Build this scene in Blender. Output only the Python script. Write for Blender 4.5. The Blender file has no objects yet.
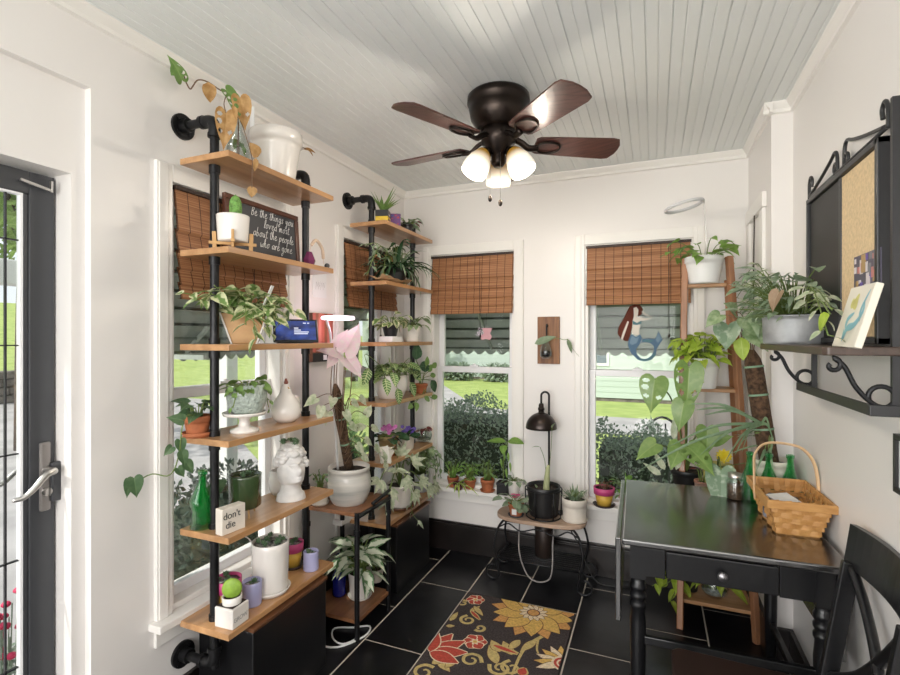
import bpy, math, random
from mathutils import Vector, Matrix
PI = math.pi
rnd = random.Random(7)
SC = bpy.context.scene
COL = SC.collection
V = Vector

# ------------------------------------------------------------------ materials
def mat(name, col, rough=.5, metal=0., var=0., scale=8., bump=0., bscale=60., emit=None, estr=0., trans=0., ior=1.45, alpha=1., stretch=(1, 1, 1), col2=None, coat=0., spec=.5, sss=0.):
    m = bpy.data.materials.new(name); m.use_nodes = True
    nt = m.node_tree; b = nt.nodes['Principled BSDF']
    b.inputs['Roughness'].default_value = rough; b.inputs['Metallic'].default_value = metal
    b.inputs['Base Color'].default_value = (*col, 1)
    b.inputs['Coat Weight'].default_value = coat
    b.inputs['Specular IOR Level'].default_value = spec
    if trans: b.inputs['Transmission Weight'].default_value = trans; b.inputs['IOR'].default_value = ior
    if emit: b.inputs['Emission Color'].default_value = (*emit, 1); b.inputs['Emission Strength'].default_value = estr
    tc = nt.nodes.new('ShaderNodeTexCoord'); mp = nt.nodes.new('ShaderNodeMapping')
    mp.inputs['Scale'].default_value = stretch
    nt.links.new(tc.outputs['Object'], mp.inputs[0])
    if var or col2:
        n = nt.nodes.new('ShaderNodeTexNoise'); n.inputs['Scale'].default_value = scale; n.inputs['Detail'].default_value = 4
        r = nt.nodes.new('ShaderNodeValToRGB')
        c2 = col2 or tuple(max(0, c * (1 - var)) for c in col)
        r.color_ramp.elements[0].position = .35; r.color_ramp.elements[1].position = .65
        r.color_ramp.elements[0].color = (*c2, 1); r.color_ramp.elements[1].color = (*[min(1, c * (1 + var * .4)) for c in col], 1)
        nt.links.new(mp.outputs[0], n.inputs['Vector']); nt.links.new(n.outputs['Fac'], r.inputs[0]); nt.links.new(r.outputs[0], b.inputs['Base Color'])
    if bump:
        n = nt.nodes.new('ShaderNodeTexNoise'); n.inputs['Scale'].default_value = bscale; n.inputs['Detail'].default_value = 3
        bp = nt.nodes.new('ShaderNodeBump'); bp.inputs['Strength'].default_value = bump; bp.inputs['Distance'].default_value = .01
        nt.links.new(mp.outputs[0], n.inputs['Vector']); nt.links.new(n.outputs['Fac'], bp.inputs['Height']); nt.links.new(bp.outputs[0], b.inputs['Normal'])
    return m

def glass(name, tint=(1, 1, 1), refl=.06, op=0.):
    m = bpy.data.materials.new(name); m.use_nodes = True; nt = m.node_tree; nt.nodes.clear()
    o = nt.nodes.new('ShaderNodeOutputMaterial'); t = nt.nodes.new('ShaderNodeBsdfTransparent'); g = nt.nodes.new('ShaderNodeBsdfGlossy')
    t.inputs[0].default_value = (*tint, 1); g.inputs['Roughness'].default_value = .03
    lw = nt.nodes.new('ShaderNodeLayerWeight'); lw.inputs[0].default_value = .25
    ml = nt.nodes.new('ShaderNodeMath'); ml.operation = 'MULTIPLY_ADD'; ml.inputs[1].default_value = .4; ml.inputs[2].default_value = refl
    nt.links.new(lw.outputs['Facing'], ml.inputs[0])
    mx = nt.nodes.new('ShaderNodeMixShader')
    nt.links.new(ml.outputs[0], mx.inputs[0]); nt.links.new(t.outputs[0], mx.inputs[1]); nt.links.new(g.outputs[0], mx.inputs[2])
    nt.links.new(mx.outputs[0], o.inputs[0])
    return m

def leafmat(name, c1, c2=None, mode='plain', tr=.35, rough=.42, amt=.5):
    """plain: slightly mottled, paler midrib; edge: c2 along the margin; blotch: c2 in patches; stripe: c2 midrib and side veins; mid: c2 centre"""
    m = bpy.data.materials.new(name); m.use_nodes = True; nt = m.node_tree; L = nt.links
    b = nt.nodes['Principled BSDF']; b.inputs['Roughness'].default_value = rough
    out = nt.nodes['Material Output']
    uv = nt.nodes.new('ShaderNodeUVMap'); sp = nt.nodes.new('ShaderNodeSeparateXYZ'); L.new(uv.outputs[0], sp.inputs[0])
    tc = nt.nodes.new('ShaderNodeTexCoord'); ns = nt.nodes.new('ShaderNodeTexNoise'); ns.inputs['Scale'].default_value = 45.; ns.inputs['Detail'].default_value = 2
    L.new(tc.outputs['Object'], ns.inputs['Vector'])
    def M(op, a, c, d=None):
        n = nt.nodes.new('ShaderNodeMath'); n.operation = op
        for i, x in enumerate((a, c, d)):
            if x is None: continue
            if isinstance(x, (int, float)): n.inputs[i].default_value = x
            else: L.new(x, n.inputs[i])
        return n.outputs[0]
    e = M('MULTIPLY', M('ABSOLUTE', M('SUBTRACT', sp.outputs['X'], .5), 0), 2)      # 0 midrib .. 1 margin
    nz = M('SUBTRACT', ns.outputs['Fac'], .5)
    if c2 is None: c2 = tuple(min(1, c * 1.7 + .02) for c in c1)
    if mode == 'edge': f = M('ADD', e, M('MULTIPLY', nz, 2.2)); lo, hi = 1 - amt - .12, 1 - amt + .12
    elif mode == 'blotch': f = M('ADD', ns.outputs['Fac'], M('MULTIPLY', e, .05)); lo, hi = 1 - amt - .17, 1 - amt + .17
    elif mode == 'mid': f = M('SUBTRACT', 1, M('ADD', e, M('MULTIPLY', nz, 1.6))); lo, hi = 1 - amt - .1, 1 - amt + .1
    elif mode == 'stripe':
        w = M('SINE', M('ADD', M('MULTIPLY', sp.outputs['Y'], 46), M('MULTIPLY', e, -6)), 0)
        f = M('MAXIMUM', M('SUBTRACT', 1.05, M('MULTIPLY', e, 5)), M('MULTIPLY', w, .8)); lo, hi = .35, .7
    else: f = M('MAXIMUM', M('SUBTRACT', 1., M('MULTIPLY', e, 9)), M('ADD', M('MULTIPLY', nz, 1.6), .3)); lo, hi = .2, 1.1
    r = nt.nodes.new('ShaderNodeMapRange'); r.inputs[1].default_value = lo; r.inputs[2].default_value = hi; L.new(f, r.inputs[0])
    mx = nt.nodes.new('ShaderNodeMix'); mx.data_type = 'RGBA'
    L.new(r.outputs[0], mx.inputs['Factor']); mx.inputs['A'].default_value = (*c1, 1); mx.inputs['B'].default_value = (*c2, 1)
    L.new(mx.outputs['Result'], b.inputs['Base Color'])
    t = nt.nodes.new('ShaderNodeBsdfTranslucent'); L.new(mx.outputs['Result'], t.inputs[0])
    ms = nt.nodes.new('ShaderNodeMixShader'); ms.inputs[0].default_value = tr
    L.new(b.outputs[0], ms.inputs[1]); L.new(t.outputs[0], ms.inputs[2]); L.new(ms.outputs[0], out.inputs[0])
    return m

def woodmat(name, c1, c2, stretch=(1, 12, 12), scale=3., rough=.4, coat=0., bump=.05):
    m = mat(name, c1, rough, var=0, col2=c2, scale=scale, stretch=stretch, coat=coat, bump=bump, bscale=25)
    for n in m.node_tree.nodes:
        if n.type == 'TEX_NOISE' and n.inputs['Scale'].default_value == scale: n.inputs['Distortion'].default_value = .6; n.inputs['Detail'].default_value = 6
    return m

# ------------------------------------------------------------------ mesh builder
HEART = [(1.1, 0), (.95, .07), (.82, .17), (.66, .29), (.48, .40), (.28, .475), (.10, .49), (-.04, .44), (-.13, .32), (-.14, .19), (-.08, .07), (0, 0)]
class MB:
    def __init__(s): s.v = []; s.f = []; s.mi = []; s.sm = []; s.uv = []; s.T = None; s.cur = 0
    def add(s, vs, fs, sm=False, uvs=None, mi=None):
        k = len(s.v); T = s.T
        for p in vs: s.v.append(tuple(T @ V(p)) if T else tuple(p))
        for f in fs:
            s.f.append([i + k for i in f]); s.mi.append(s.cur if mi is None else mi); s.sm.append(sm)
            s.uv.append([uvs[i] for i in f] if uvs else None)
        return s
    def box(s, x0, x1, y0, y1, z0, z1, mi=None):
        vs = [(x, y, z) for z in (z0, z1) for y in (y0, y1) for x in (x0, x1)]
        return s.add(vs, [(0, 2, 3, 1), (4, 5, 7, 6), (0, 1, 5, 4), (2, 6, 7, 3), (0, 4, 6, 2), (1, 3, 7, 5)], mi=mi)
    def cbox(s, c, sz, mi=None):
        return s.box(c[0] - sz[0] / 2, c[0] + sz[0] / 2, c[1] - sz[1] / 2, c[1] + sz[1] / 2, c[2] - sz[2] / 2, c[2] + sz[2] / 2, mi)
    def beam(s, a, b, w, h, up=(0, 0, 1), mi=None):
        a, b = V(a), V(b); d = (b - a).normalized(); u = V(up); sd = d.cross(u)
        if sd.length < 1e-4: sd = d.cross(V((1, 0, 0)))
        sd.normalize(); u = sd.cross(d)
        vs = [p + sd * (i * w / 2) + u * (j * h / 2) for p in (a, b) for j in (-1, 1) for i in (-1, 1)]
        return s.add(vs, [(0, 1, 3, 2), (4, 6, 7, 5), (0, 4, 5, 1), (2, 3, 7, 6), (0, 2, 6, 4), (1, 5, 7, 3)], mi=mi)
    def lathe(s, prof, n=24, c=(0, 0, 0), sm=True, mi=None, sx=1., sy=1.):
        vs = []; fs = []
        for r, z in prof:
            for i in range(n):
                a = 2 * PI * i / n; vs.append((c[0] + r * sx * math.cos(a), c[1] + r * sy * math.sin(a), c[2] + z))
        for j in range(len(prof) - 1):
            for i in range(n):
                k = (i + 1) % n; fs.append((j * n + i, j * n + k, (j + 1) * n + k, (j + 1) * n + i))
        s.add(vs, fs, sm, mi=mi)
        k0 = len(s.v) - len(vs)
        for j, rev in ((0, True), (len(prof) - 1, False)):
            if prof[j][0] > 1e-5:
                f = [k0 + j * n + i for i in range(n)]
                s.f.append(f[::-1] if rev else f); s.mi.append(s.cur if mi is None else mi); s.sm.append(False); s.uv.append(None)
        return s
    def tube(s, pts, r, n=8, sm=True, mi=None, cap=True, flat=1.):
        pts = [V(p) for p in pts]; m = len(pts); rs = r if isinstance(r, (list, tuple)) else [r] * m
        t0 = (pts[1] - pts[0]).normalized(); u = t0.orthogonal().normalized(); vs = []; fs = []
        for i, p in enumerate(pts):
            t = (pts[min(i + 1, m - 1)] - pts[max(i - 1, 0)])
            t = t.normalized() if t.length > 1e-9 else t0
            u = u - t * u.dot(t); u = u.normalized() if u.length > 1e-6 else t.orthogonal().normalized(); w = t.cross(u)
            for k in range(n):
                a = 2 * PI * k / n; vs.append(p + (u * math.cos(a) + w * math.sin(a) * flat) * rs[i])
        for i in range(m - 1):
            for k in range(n):
                q = (k + 1) % n; fs.append((i * n + k, i * n + q, (i + 1) * n + q, (i + 1) * n + k))
        if cap: fs.append(tuple(range(n))[::-1]); fs.append(tuple((m - 1) * n + k for k in range(n)))
        return s.add(vs, fs, sm, mi=mi)
    def cyl(s, a, b, r, r2=None, n=20, mi=None, sm=True):
        a, b = V(a), V(b); d = (b - a).normalized(); u = d.orthogonal().normalized(); w = d.cross(u); r2 = r if r2 is None else r2
        vs = []
        for p, q in ((a, r), (b, r2)):
            for k in range(n):
                t = 2 * PI * k / n; vs.append(p + (u * math.cos(t) + w * math.sin(t)) * q)
        s.add(vs, [(k, (k + 1) % n, n + (k + 1) % n, n + k) for k in range(n)], sm, mi=mi)
        return s.add(vs, [tuple(range(n))[::-1], tuple(n + k for k in range(n))], False, mi=mi)
    def ball(s, c, r, sc=(1, 1, 1), n=14, m=9, mi=None):
        prof = [(max(1e-6, math.sin(PI * j / m)), -math.cos(PI * j / m)) for j in range(m + 1)]
        vs = []; fs = []
        for a, z in prof:
            for i in range(n):
                t = 2 * PI * i / n; vs.append((c[0] + r * sc[0] * a * math.cos(t), c[1] + r * sc[1] * a * math.sin(t), c[2] + r * sc[2] * z))
        for j in range(m):
            for i in range(n):
                k = (i + 1) % n; fs.append((j * n + i, j * n + k, (j + 1) * n + k, (j + 1) * n + i))
        return s.add(vs, fs, True, mi=mi)
    def prism(s, poly, d, origin, ux, uy, mi=None):
        """polygon (2D) in the plane origin + a*ux + b*uy, extruded by d along ux x uy"""
        o, ux, uy = V(origin), V(ux), V(uy); nn = ux.cross(uy) * d; n = len(poly)
        vs = [o + ux * a + uy * b for a, b in poly]; vs += [p + nn for p in vs]
        fs = [tuple(range(n))[::-1], tuple(range(n, 2 * n))] + [(i, (i + 1) % n, n + (i + 1) % n, n + i) for i in range(n)]
        return s.add(vs, fs, mi=mi)
    def leaf(s, b, d, L, W, shape='ovate', up=(0, 0, 1), curl=.5, fold=.25, nl=6, roll=0., mi=None):
        b, d = V(b), V(d).normalized(); n = V(up) - d * V(up).dot(d)
        if n.length < 1e-3: n = d.orthogonal()
        n.normalize(); sd = d.cross(n)
        if roll: R = Matrix.Rotation(roll, 3, d); n = R @ n; sd = R @ sd
        if shape in ('heart', 'monstera'):
            mon = shape == 'monstera'; O = HEART
            if mon: O = [(O[i][0] + (O[i + 1][0] - O[i][0]) * j / 5, O[i][1] + (O[i + 1][1] - O[i][1]) * j / 5) for i in range(len(O) - 1) for j in range(5)] + [O[-1]]
            K = [j / 12 for j in range(13)] if mon else (0, .5, 1); m = len(K); vs = []; uv = []; fs = []
            def pos(x, y):
                t = max(x, -.2); a = curl * t * .5; q = b + (d * math.cos(a) - n * math.sin(a)) * (L * t / 1.1); nn = n * math.cos(2 * a) + d * math.sin(2 * a)
                return q + sd * (y * W) + nn * (fold * abs(y) * W)
            for sg in (1, -1):
                k0 = len(vs)
                for x, y in O:
                    mx = max(x, 0.)
                    for k in K: X = mx + (x - mx) * k; Y = sg * y * k; vs.append(pos(X, Y)); uv.append((.5 + Y, max(0, X)))
                for i in range(len(O) - 1):
                    for k in range(m - 1):
                        if mon and any(((i + .5 - ci) / ri) ** 2 + (((k + .5) / 12 - .58) / .26) ** 2 < 1 for ci, ri in ((18, 1.6), (25, 2.0), (31, 1.8))[:3 if sg > 0 else 1]): continue
                        f = (k0 + i * m + k, k0 + i * m + k + 1, k0 + (i + 1) * m + k + 1, k0 + (i + 1) * m + k); fs.append(f if sg > 0 else f[::-1])
            return s.add(vs, fs, True, uv, mi)
        mon = False; S = (-1, -.5, 0, .5, 1)
        p = b.copy(); vs = []; uv = []
        for i in range(nl + 1):
            t = i / nl
            if shape == 'ovate': w = math.sin(PI * min(1, t ** .72)) ** .85
            elif shape in ('heart', 'monstera'): w = min(1., 1.55 * (1 - t) ** .62 * (t + .12) ** .28) if t < 1 else 0
            elif shape == 'lance': w = math.sin(PI * t ** .62) ** 1.2
            elif shape == 'strap': w = min(1, .45 + t * 4) * (1 - t ** 3)
            elif shape == 'obov': w = math.sin(PI * min(1, t ** 1.5)) ** .8
            else: w = math.sqrt(max(0, 1 - (2 * t - 1) ** 2))
            a = curl * t; dd = d * math.cos(a) - n * math.sin(a); nn = n * math.cos(a) + d * math.sin(a)
            if i: p = p + dd * (L / nl)
            for q in S:
                off = -dd * (.2 * L * abs(q) ** 1.5 * (1 - t) ** 5) if shape in ('heart', 'monstera') else V((0, 0, 0))
                vs.append(p + sd * (q * w * W / 2) + nn * (fold * abs(q) * w * W / 2) + off); uv.append(((q + 1) / 2, t))
        m = len(S); fs = []
        for i in range(nl):
            for k in range(m - 1):
                if mon:
                    if i in (3, 5, 7) and k in (1, 6): continue
                    if i in (4, 6, 8) and k in (0, 7): continue
                fs.append((i * m + k, i * m + k + 1, (i + 1) * m + k + 1, (i + 1) * m + k))
        return s.add(vs, fs, True, uv, mi)
    def build(s, name, mats, parent=None, loc=None, rot=None, bevel=0., seg=2, sub=0):
        me = bpy.data.meshes.new(name); me.from_pydata(s.v, [], s.f)
        for m in (mats if isinstance(mats, (list, tuple)) else [mats]): me.materials.append(m)
        me.polygons.foreach_set('material_index', s.mi); me.polygons.foreach_set('use_smooth', s.sm)
        if any(u is not None for u in s.uv):
            ul = me.uv_layers.new(name='UVMap'); k = 0
            fl = [0.] * (2 * len(me.loops))
            for u, f in zip(s.uv, s.f):
                for j in range(len(f)):
                    if u: fl[2 * k], fl[2 * k + 1] = u[j]
                    k += 1
            ul.data.foreach_set('uv', fl)
        me.update()
        o = bpy.data.objects.new(name, me); COL.objects.link(o)
        if parent: o.parent = parent
        if loc is not None: o.location = loc
        if rot is not None: o.rotation_euler = rot
        if bevel:
            b = o.modifiers.new('Bevel', 'BEVEL'); b.width = bevel; b.segments = seg; b.limit_method = 'ANGLE'; b.angle_limit = .6
        if sub:
            b = o.modifiers.new('Subdivision', 'SUBSURF'); b.levels = b.render_levels = sub
        return o

def tag(o, label, cat, group=None, kind=None):
    o['label'] = label; o['category'] = cat
    if group: o['group'] = group
    if kind: o['kind'] = kind
    return o
def thing(name, label, cat, loc=(0, 0, 0), rz=0., group=None):
    o = bpy.data.objects.new(name, None); o.empty_display_size = .05; COL.objects.link(o)
    o.location = loc; o.rotation_euler = (0, 0, rz)
    return tag(o, label, cat, group)
def struct(o): o['kind'] = 'structure'; return o
def dup(root, loc, rz=None, label=None, group=None):
    r = root.copy(); COL.objects.link(r); r.location = loc
    if rz is not None: r.rotation_euler = (0, 0, rz)
    if label: r['label'] = label
    if group: r['group'] = group
    for ch in list(root.children):
        c = ch.copy(); COL.objects.link(c); c.parent = r
        for g in list(ch.children):
            d = g.copy(); COL.objects.link(d); d.parent = c
    return r
def arc(c, r, a0, a1, n, ux, uy):
    c, ux, uy = V(c), V(ux), V(uy)
    return [c + ux * (r * math.cos(a0 + (a1 - a0) * i / n)) + uy * (r * math.sin(a0 + (a1 - a0) * i / n)) for i in range(n + 1)]
def spiral(c, r0, r1, a0, a1, n, ux, uy):
    c, ux, uy = V(c), V(ux), V(uy)
    return [c + (ux * math.cos(a0 + (a1 - a0) * i / n) + uy * math.sin(a0 + (a1 - a0) * i / n)) * (r0 + (r1 - r0) * i / n) for i in range(n + 1)]
def smooth(pts, k=4):
    """Catmull-Rom through the points"""
    P = [V(p) for p in pts]; out = []
    for i in range(len(P) - 1):
        a, b, c, d = P[max(i - 1, 0)], P[i], P[i + 1], P[min(i + 2, len(P) - 1)]
        for j in range(k):
            t = j / k; out.append(.5 * ((2 * b) + (c - a) * t + (2 * a - 5 * b + 4 * c - d) * t * t + (3 * b - a - 3 * c + d) * t ** 3))
    out.append(P[-1]); return out

# a point of the room seen at a photo pixel, on a plane x=, y= or z= (used to measure where things stand)
CF, CY, CH, CV = 495., .3902, 1.42, 338.5
def at(u, v, x=None, y=None, z=None):
    a = (u - 450) / CF; c, s = math.cos(CY), math.sin(CY)
    d = V((a * c - s, a * s + c, (CV - v) / CF))
    t = x / d.x if x is not None else y / d.y if y is not None else (z - CH) / d.z
    return V((0, 0, CH)) + d * t
# ------------------------------------------------------------------ the room
XL, XR, XJ, YB, YJ, YF, ZC = -1.62, .555, .475, 3.09, 2.53, -2.3, 2.44
m_wall = mat('wall_paint', (.80, .770, .748), .33, bump=.02, bscale=14)
m_trim = mat('trim_paint', (.84, .815, .78), .3)
m_sash = mat('sash_vinyl', (.84, .84, .86), .3)
m_ceil = mat('ceiling_paint', (.80, .825, .82), .42)
m_base = mat('baseboard_brown', (.016, .012, .011), .3, var=.4, scale=6)
m_tile = mat('black_slate_tile', (.009, .009, .011), .28, var=.5, scale=9, bump=.05, bscale=18)
m_grout = mat('tan_grout', (.56, .50, .43), .8)
m_glass = glass('window_glass', (.97, .985, .98), .01)

def wall_boxes(m, lo, hi, z0, z1, holes, put):
    """wall from lo to hi with rectangular holes (a0, a1, z0, z1); put(a0, a1, z0, z1) adds one block"""
    edges = sorted({lo, hi, *[h[0] for h in holes], *[h[1] for h in holes]})
    for a, b in zip(edges, edges[1:]):
        hs = [h for h in holes if h[0] <= a and h[1] >= b]
        if not hs: put(a, b, z0, z1); continue
        h = hs[0]
        if h[2] > z0: put(a, b, z0, h[2])
        if h[3] < z1: put(a, b, h[3], z1)
WT = .13
W1, W2 = (1.27, 1.86), (2.335, 2.925)
W3, W4 = (-1.405, -.825), (-.385, .205)
WZ0, WZ1 = .43, 1.985
m = MB()
wall_boxes(m, 1.0, YB + WT, 0, ZC, [(*W1, WZ0, WZ1), (*W2, WZ0, WZ1)], lambda a, b, c, d: m.box(XL - WT, XL, a, b, c, d))
m.box(XL - WT, XL, YF, 1.0, 2.2, ZC)
wall_boxes(m, YF, 1.0, 0, 2.2, [(.05, .96, 0, 1.925), (-1.4, -.4, .6, 2.0)], lambda a, b, c, d: m.box(XL - WT, XL - .028, a, b, c, d))  # last gap is an unseen opening added for the side fill lamp
struct(m.build('wall_left', m_wall))
m = MB(); wall_boxes(m, XL, XR, 0, ZC, [(*W3, WZ0, WZ1), (*W4, WZ0, WZ1)], lambda a, b, c, d: m.box(a, b, YB, YB + WT, c, d))
struct(m.build('wall_back', m_wall))
m = MB(); m.box(XR, XR + .1, YF, YB + WT, 0, ZC); m.box(XJ, XR, YJ, YB, 0, ZC)
struct(m.build('wall_right', m_wall))
m = MB(); wall_boxes(m, XL, XR, 0, ZC, [(-1.45, .4, .75, 2.2)], lambda a, b, c, d: m.box(a, b, YF - .1, YF, c, d))  # unseen opening added to go with the rear fill lamp
struct(m.build('wall_front', m_wall))
# ceiling of narrow beaded boards running towards the back wall
m = MB(); prof = []; x = XL - WT; k = 0
while x < XR + .1:
    prof += [(x, ZC), (x + .0012, ZC + .0022), (x + .005, ZC + .0022), (x + .0062, ZC)] if k % 2 else [(x, ZC), (x + .0015, ZC + .004), (x + .0045, ZC + .004), (x + .006, ZC)]
    x += .041; k += 1
vs = [(a, y, z) for y in (YF - .1, YB + WT) for a, z in prof]; n = len(prof)
m.add(vs, [(i, i + n, i + n + 1, i + 1) for i in range(n - 1)])
m.box(XL - WT - .3, XR + .4, YF - .4, YB + WT + .3, ZC + .006, ZC + .16)
struct(m.build('ceiling', m_ceil))
# tiled floor, running bond
m = MB(); m.box(XL - WT, XR + .1, YF - .1, YB + WT, -.1, -.0015, mi=1)
k = 0; x = -2.163
while x < XR:
    y0 = YB + .42 - .6 * 12 + (.3 if k % 2 else 0)
    while y0 < YB:
        a, b = max(x + .0035, XL - .1), min(x + .2965, XR + .05); c, d = max(y0 + .0035, YF), min(y0 + .5965, YB)
        if b - a > .01 and d - c > .01: m.box(a, b, c, d, -.02, 0, mi=0)
        y0 += .6
    x += .3; k += 1
struct(m.build('floor', [m_tile, m_grout], bevel=.0012, seg=1))
# baseboards
m = MB(); m.box(XL, XJ, YB - .02, YB, 0, .165).box(XL, XJ, YB - .026, YB, .165, .18).box(XL, XJ, YB - .016, YB, .18, .192)
struct(m.build('baseboard_back', m_base, bevel=.003))
m = MB(); m.box(XJ - .018, XJ, YJ - .018, YB - .026, 0, .17).box(XJ, XR, YJ - .018, YJ, 0, .17).box(XR - .018, XR, YF, YJ - .018, 0, .17)
struct(m.build('baseboard_right', m_base, bevel=.003))
m = MB(); m.box(XL, XL + .018, 1.02, YB - .026, 0, .17)
struct(m.build('baseboard_left', m_base, bevel=.003))
# crown strips and the casing corner over the door
m = MB(); CP = [(0, 0), (.032, 0), (.03, -.006), (.02, -.018), (.012, -.028), (.012, -.042), (0, -.046)]
def crown(a, b, inward):
    a, b, nn = V(a), V(b), V(inward); k = len(CP)
    vs = [p + nn * x + V((0, 0, z)) for p in (a, b) for x, z in CP]
    m.add(vs, [(i, (i + 1) % k, k + (i + 1) % k, k + i) for i in range(k)] + [tuple(range(k)), tuple(range(k, 2 * k))])
crown((XL, YF, ZC), (XL, YB, ZC), (1, 0, 0)); crown((XL, YB, ZC), (XJ, YB, ZC), (0, -1, 0))
crown((XJ, YB, ZC), (XJ, YJ - .032, ZC), (-1, 0, 0)); crown((XJ - .032, YJ, ZC), (XR, YJ, ZC), (0, -1, 0)); crown((XR, YJ, ZC), (XR, YF, ZC), (-1, 0, 0))
struct(m.build('trim_1', m_trim))
m = MB(); m.box(XJ - .016, XJ, 2.64, 2.72, .25, 2.02).box(XJ - .016, XJ, YB - .1, YB - .03, .25, 2.02).box(XJ - .02, XJ, 2.62, YB - .03, 2.02, 2.09).box(XJ - .02, XJ, 2.72, YB - .1, .25, .3)
struct(m.build('trim_2', m_trim, bevel=.003))

# windows: local x along the wall, y outwards, z up; origin at the inner lower left corner of the opening
def window(name, loc, rz, w, label):
    h = WZ1 - WZ0
    m = MB(); t = .018
    m.box(0, t, .0, WT, 0, h).box(w - t, w, 0, WT, 0, h).box(t, w - t, 0, WT, h - t, h).box(t, w - t, .004, WT, 0, t)
    fr = struct(m.build(name, m_trim, loc=loc, rot=(0, 0, rz))); fr['label'] = label
    c = MB(); cw = .062
    c.box(-cw, 0, -.018, 0, 0, h + cw).box(w, w + cw, -.018, 0, 0, h + cw).box(0, w, -.018, 0, h, h + cw)
    c.box(-cw + .006, -.02, -.023, -.018, 0, h + cw - .006).box(w + .02, w + cw - .006, -.023, -.018, 0, h + cw - .006)
    c.box(-cw, w + cw, -.014, 0, -.095, -.027)
    c.build('window_casing', m_trim, fr, bevel=.003)
    s = MB(); s.box(-cw - .02, w + cw + .02, -.06, 0, -.027, 0).box(.0, w, .001, WT + .03, -.012, .0205)
    s.build('window_sill', m_trim, fr, bevel=.004)
    zr = 1.21 - WZ0; st = .038
    for nm, y, a, b in (('upper_sash', .085, zr - .02, h - t), ('lower_sash', .052, t, zr + .02)):
        s = MB(); s.box(t, t + st, y, y + .03, a, b).box(w - t - st, w - t, y, y + .03, a, b).box(t + st, w - t - st, y, y + .03, a, a + .04).box(t + st, w - t - st, y, y + .03, b - .04, b)
        so = s.build(nm, m_sash, fr, bevel=.003)
        g = MB(); g.box(t + st, w - t - st, y + .013, y + .017, a + .04, b - .04); g.build('glass_pane', m_glass, so)
    l = MB(); l.box(w / 2 - .03, w / 2 + .03, .04, .06, zr + .02, zr + .032).cyl((w / 2, .05, zr + .03), (w / 2, .05, zr + .04), .012)
    l.build('sash_lock', m_sash, fr)
    return fr
window('window_1', (XL, W1[0], WZ0), PI / 2, W1[1] - W1[0], 'double hung window behind the nearer pipe shelf')
window('window_2', (XL, W2[0], WZ0), PI / 2, W2[1] - W2[0], 'double hung window behind the farther pipe shelf')
window('window_3', (W3[0], YB, WZ0), 0, W3[1] - W3[0], 'double hung window left of the wooden plaque')
window('window_4', (W4[0], YB, WZ0), 0, W4[1] - W4[0], 'double hung window with the mermaid suncatcher')

# storm door
m_door = mat('door_charcoal', (.05, .052, .058), .35)
m_lead = mat('lead_came', (.03, .03, .034), .45, metal=.3)
m_steel = mat('brushed_nickel', (.62, .6, .58), .28, metal=1.)
DX = -1.72
m = MB(); y0, y1, z0, z1, st = .06, .955, .02, 1.918, .068
m.box(DX - .04, DX, y1 - st, y1, z0, z1).box(DX - .04, DX, y0, y0 + st, z0, z1).box(DX - .04, DX, y0 + st, y1 - st, z1 - st, z1).box(DX - .04, DX, y0 + st, y1 - st, z0, z0 + .2)
for a, b in ((y1 - st - .014, y1 - st), (y0 + st, y0 + st + .014)): m.box(DX - .03, DX - .004, a, b, z0 + .2, z1 - st)
dr = struct(m.build('door_1', m_door, bevel=.003)); dr['label'] = 'charcoal glazed storm door at the left edge'
m = MB(); m.box(DX - .024, DX - .004, y1 - st - .02, y1 - st - .014, z0 + .2, z1 - st).box(DX - .024, DX - .004, y0 + st + .02, y1 - st - .02, z1 - st - .006, z1 - st); m.build('glazing_bead', m_sash, dr)
m = MB(); m.box(DX - .02, DX - .016, y0 + st, y1 - st, z0 + .2, z1 - st); m.build('glass_pane', m_glass, dr)
m = MB()
for y in (.836, .48, .19): m.box(DX - .022, DX - .013, y - .002, y + .002, z0 + .2, z1 - st)
for z in (1.71, 1.40, 1.08, .765, .45): m.box(DX - .022, DX - .013, y0 + st, y1 - st, z - .002, z + .002)
m.build('lead_came', m_lead, dr)
m = MB(); m.cbox((DX + .005, .925, 1.0), (.012, .03, .21)); pl = m.build('lock_plate', mat('plate_grey', (.28, .26, .25), .35, metal=.8), dr, bevel=.006)
m = MB(); m.cyl((DX + .01, .925, 1.02), (DX + .05, .925, 1.02), .011); m.tube(smooth([(DX + .05, .93, 1.022), (DX + .056, .9, 1.015), (DX + .058, .87, .985), (DX + .055, .845, .965), (DX + .05, .82, .962)]), [.009, .009, .0095, .01, .01, .01, .01, .0095, .009, .009, .008, .008, .008, .007, .007, .006, .005], 10)
m.build('door_handle', m_steel, dr)
m = MB(); m.cyl((DX - .04, .925, 1.02), (DX - .08, .925, 1.02), .011); m.tube(smooth([(DX - .08, .93, 1.022), (DX - .085, .9, 1.015), (DX - .086, .86, .985), (DX - .085, .82, .975)]), .008, 10); m.build('door_handle', m_steel, dr)
m = MB(); m.cyl((DX + .01, .925, .955), (DX + .022, .925, .955), .012).cbox((DX + .026, .925, .955), (.01, .006, .022)); m.build('thumb_turn', m_steel, dr)
m = MB(); m.cbox((DX + .012, .952, .98), (.02, .03, .12)); m.build('strike_box', m_door, dr, bevel=.004)
m = MB(); m.beam((DX + .01, .86, 1.885), (DX + .02, .935, 1.87), .008, .008).beam((DX + .02, .935, 1.9), (DX + .02, .935, 1.865), .006, .006); m.build('door_closer', m_steel, dr)

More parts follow.
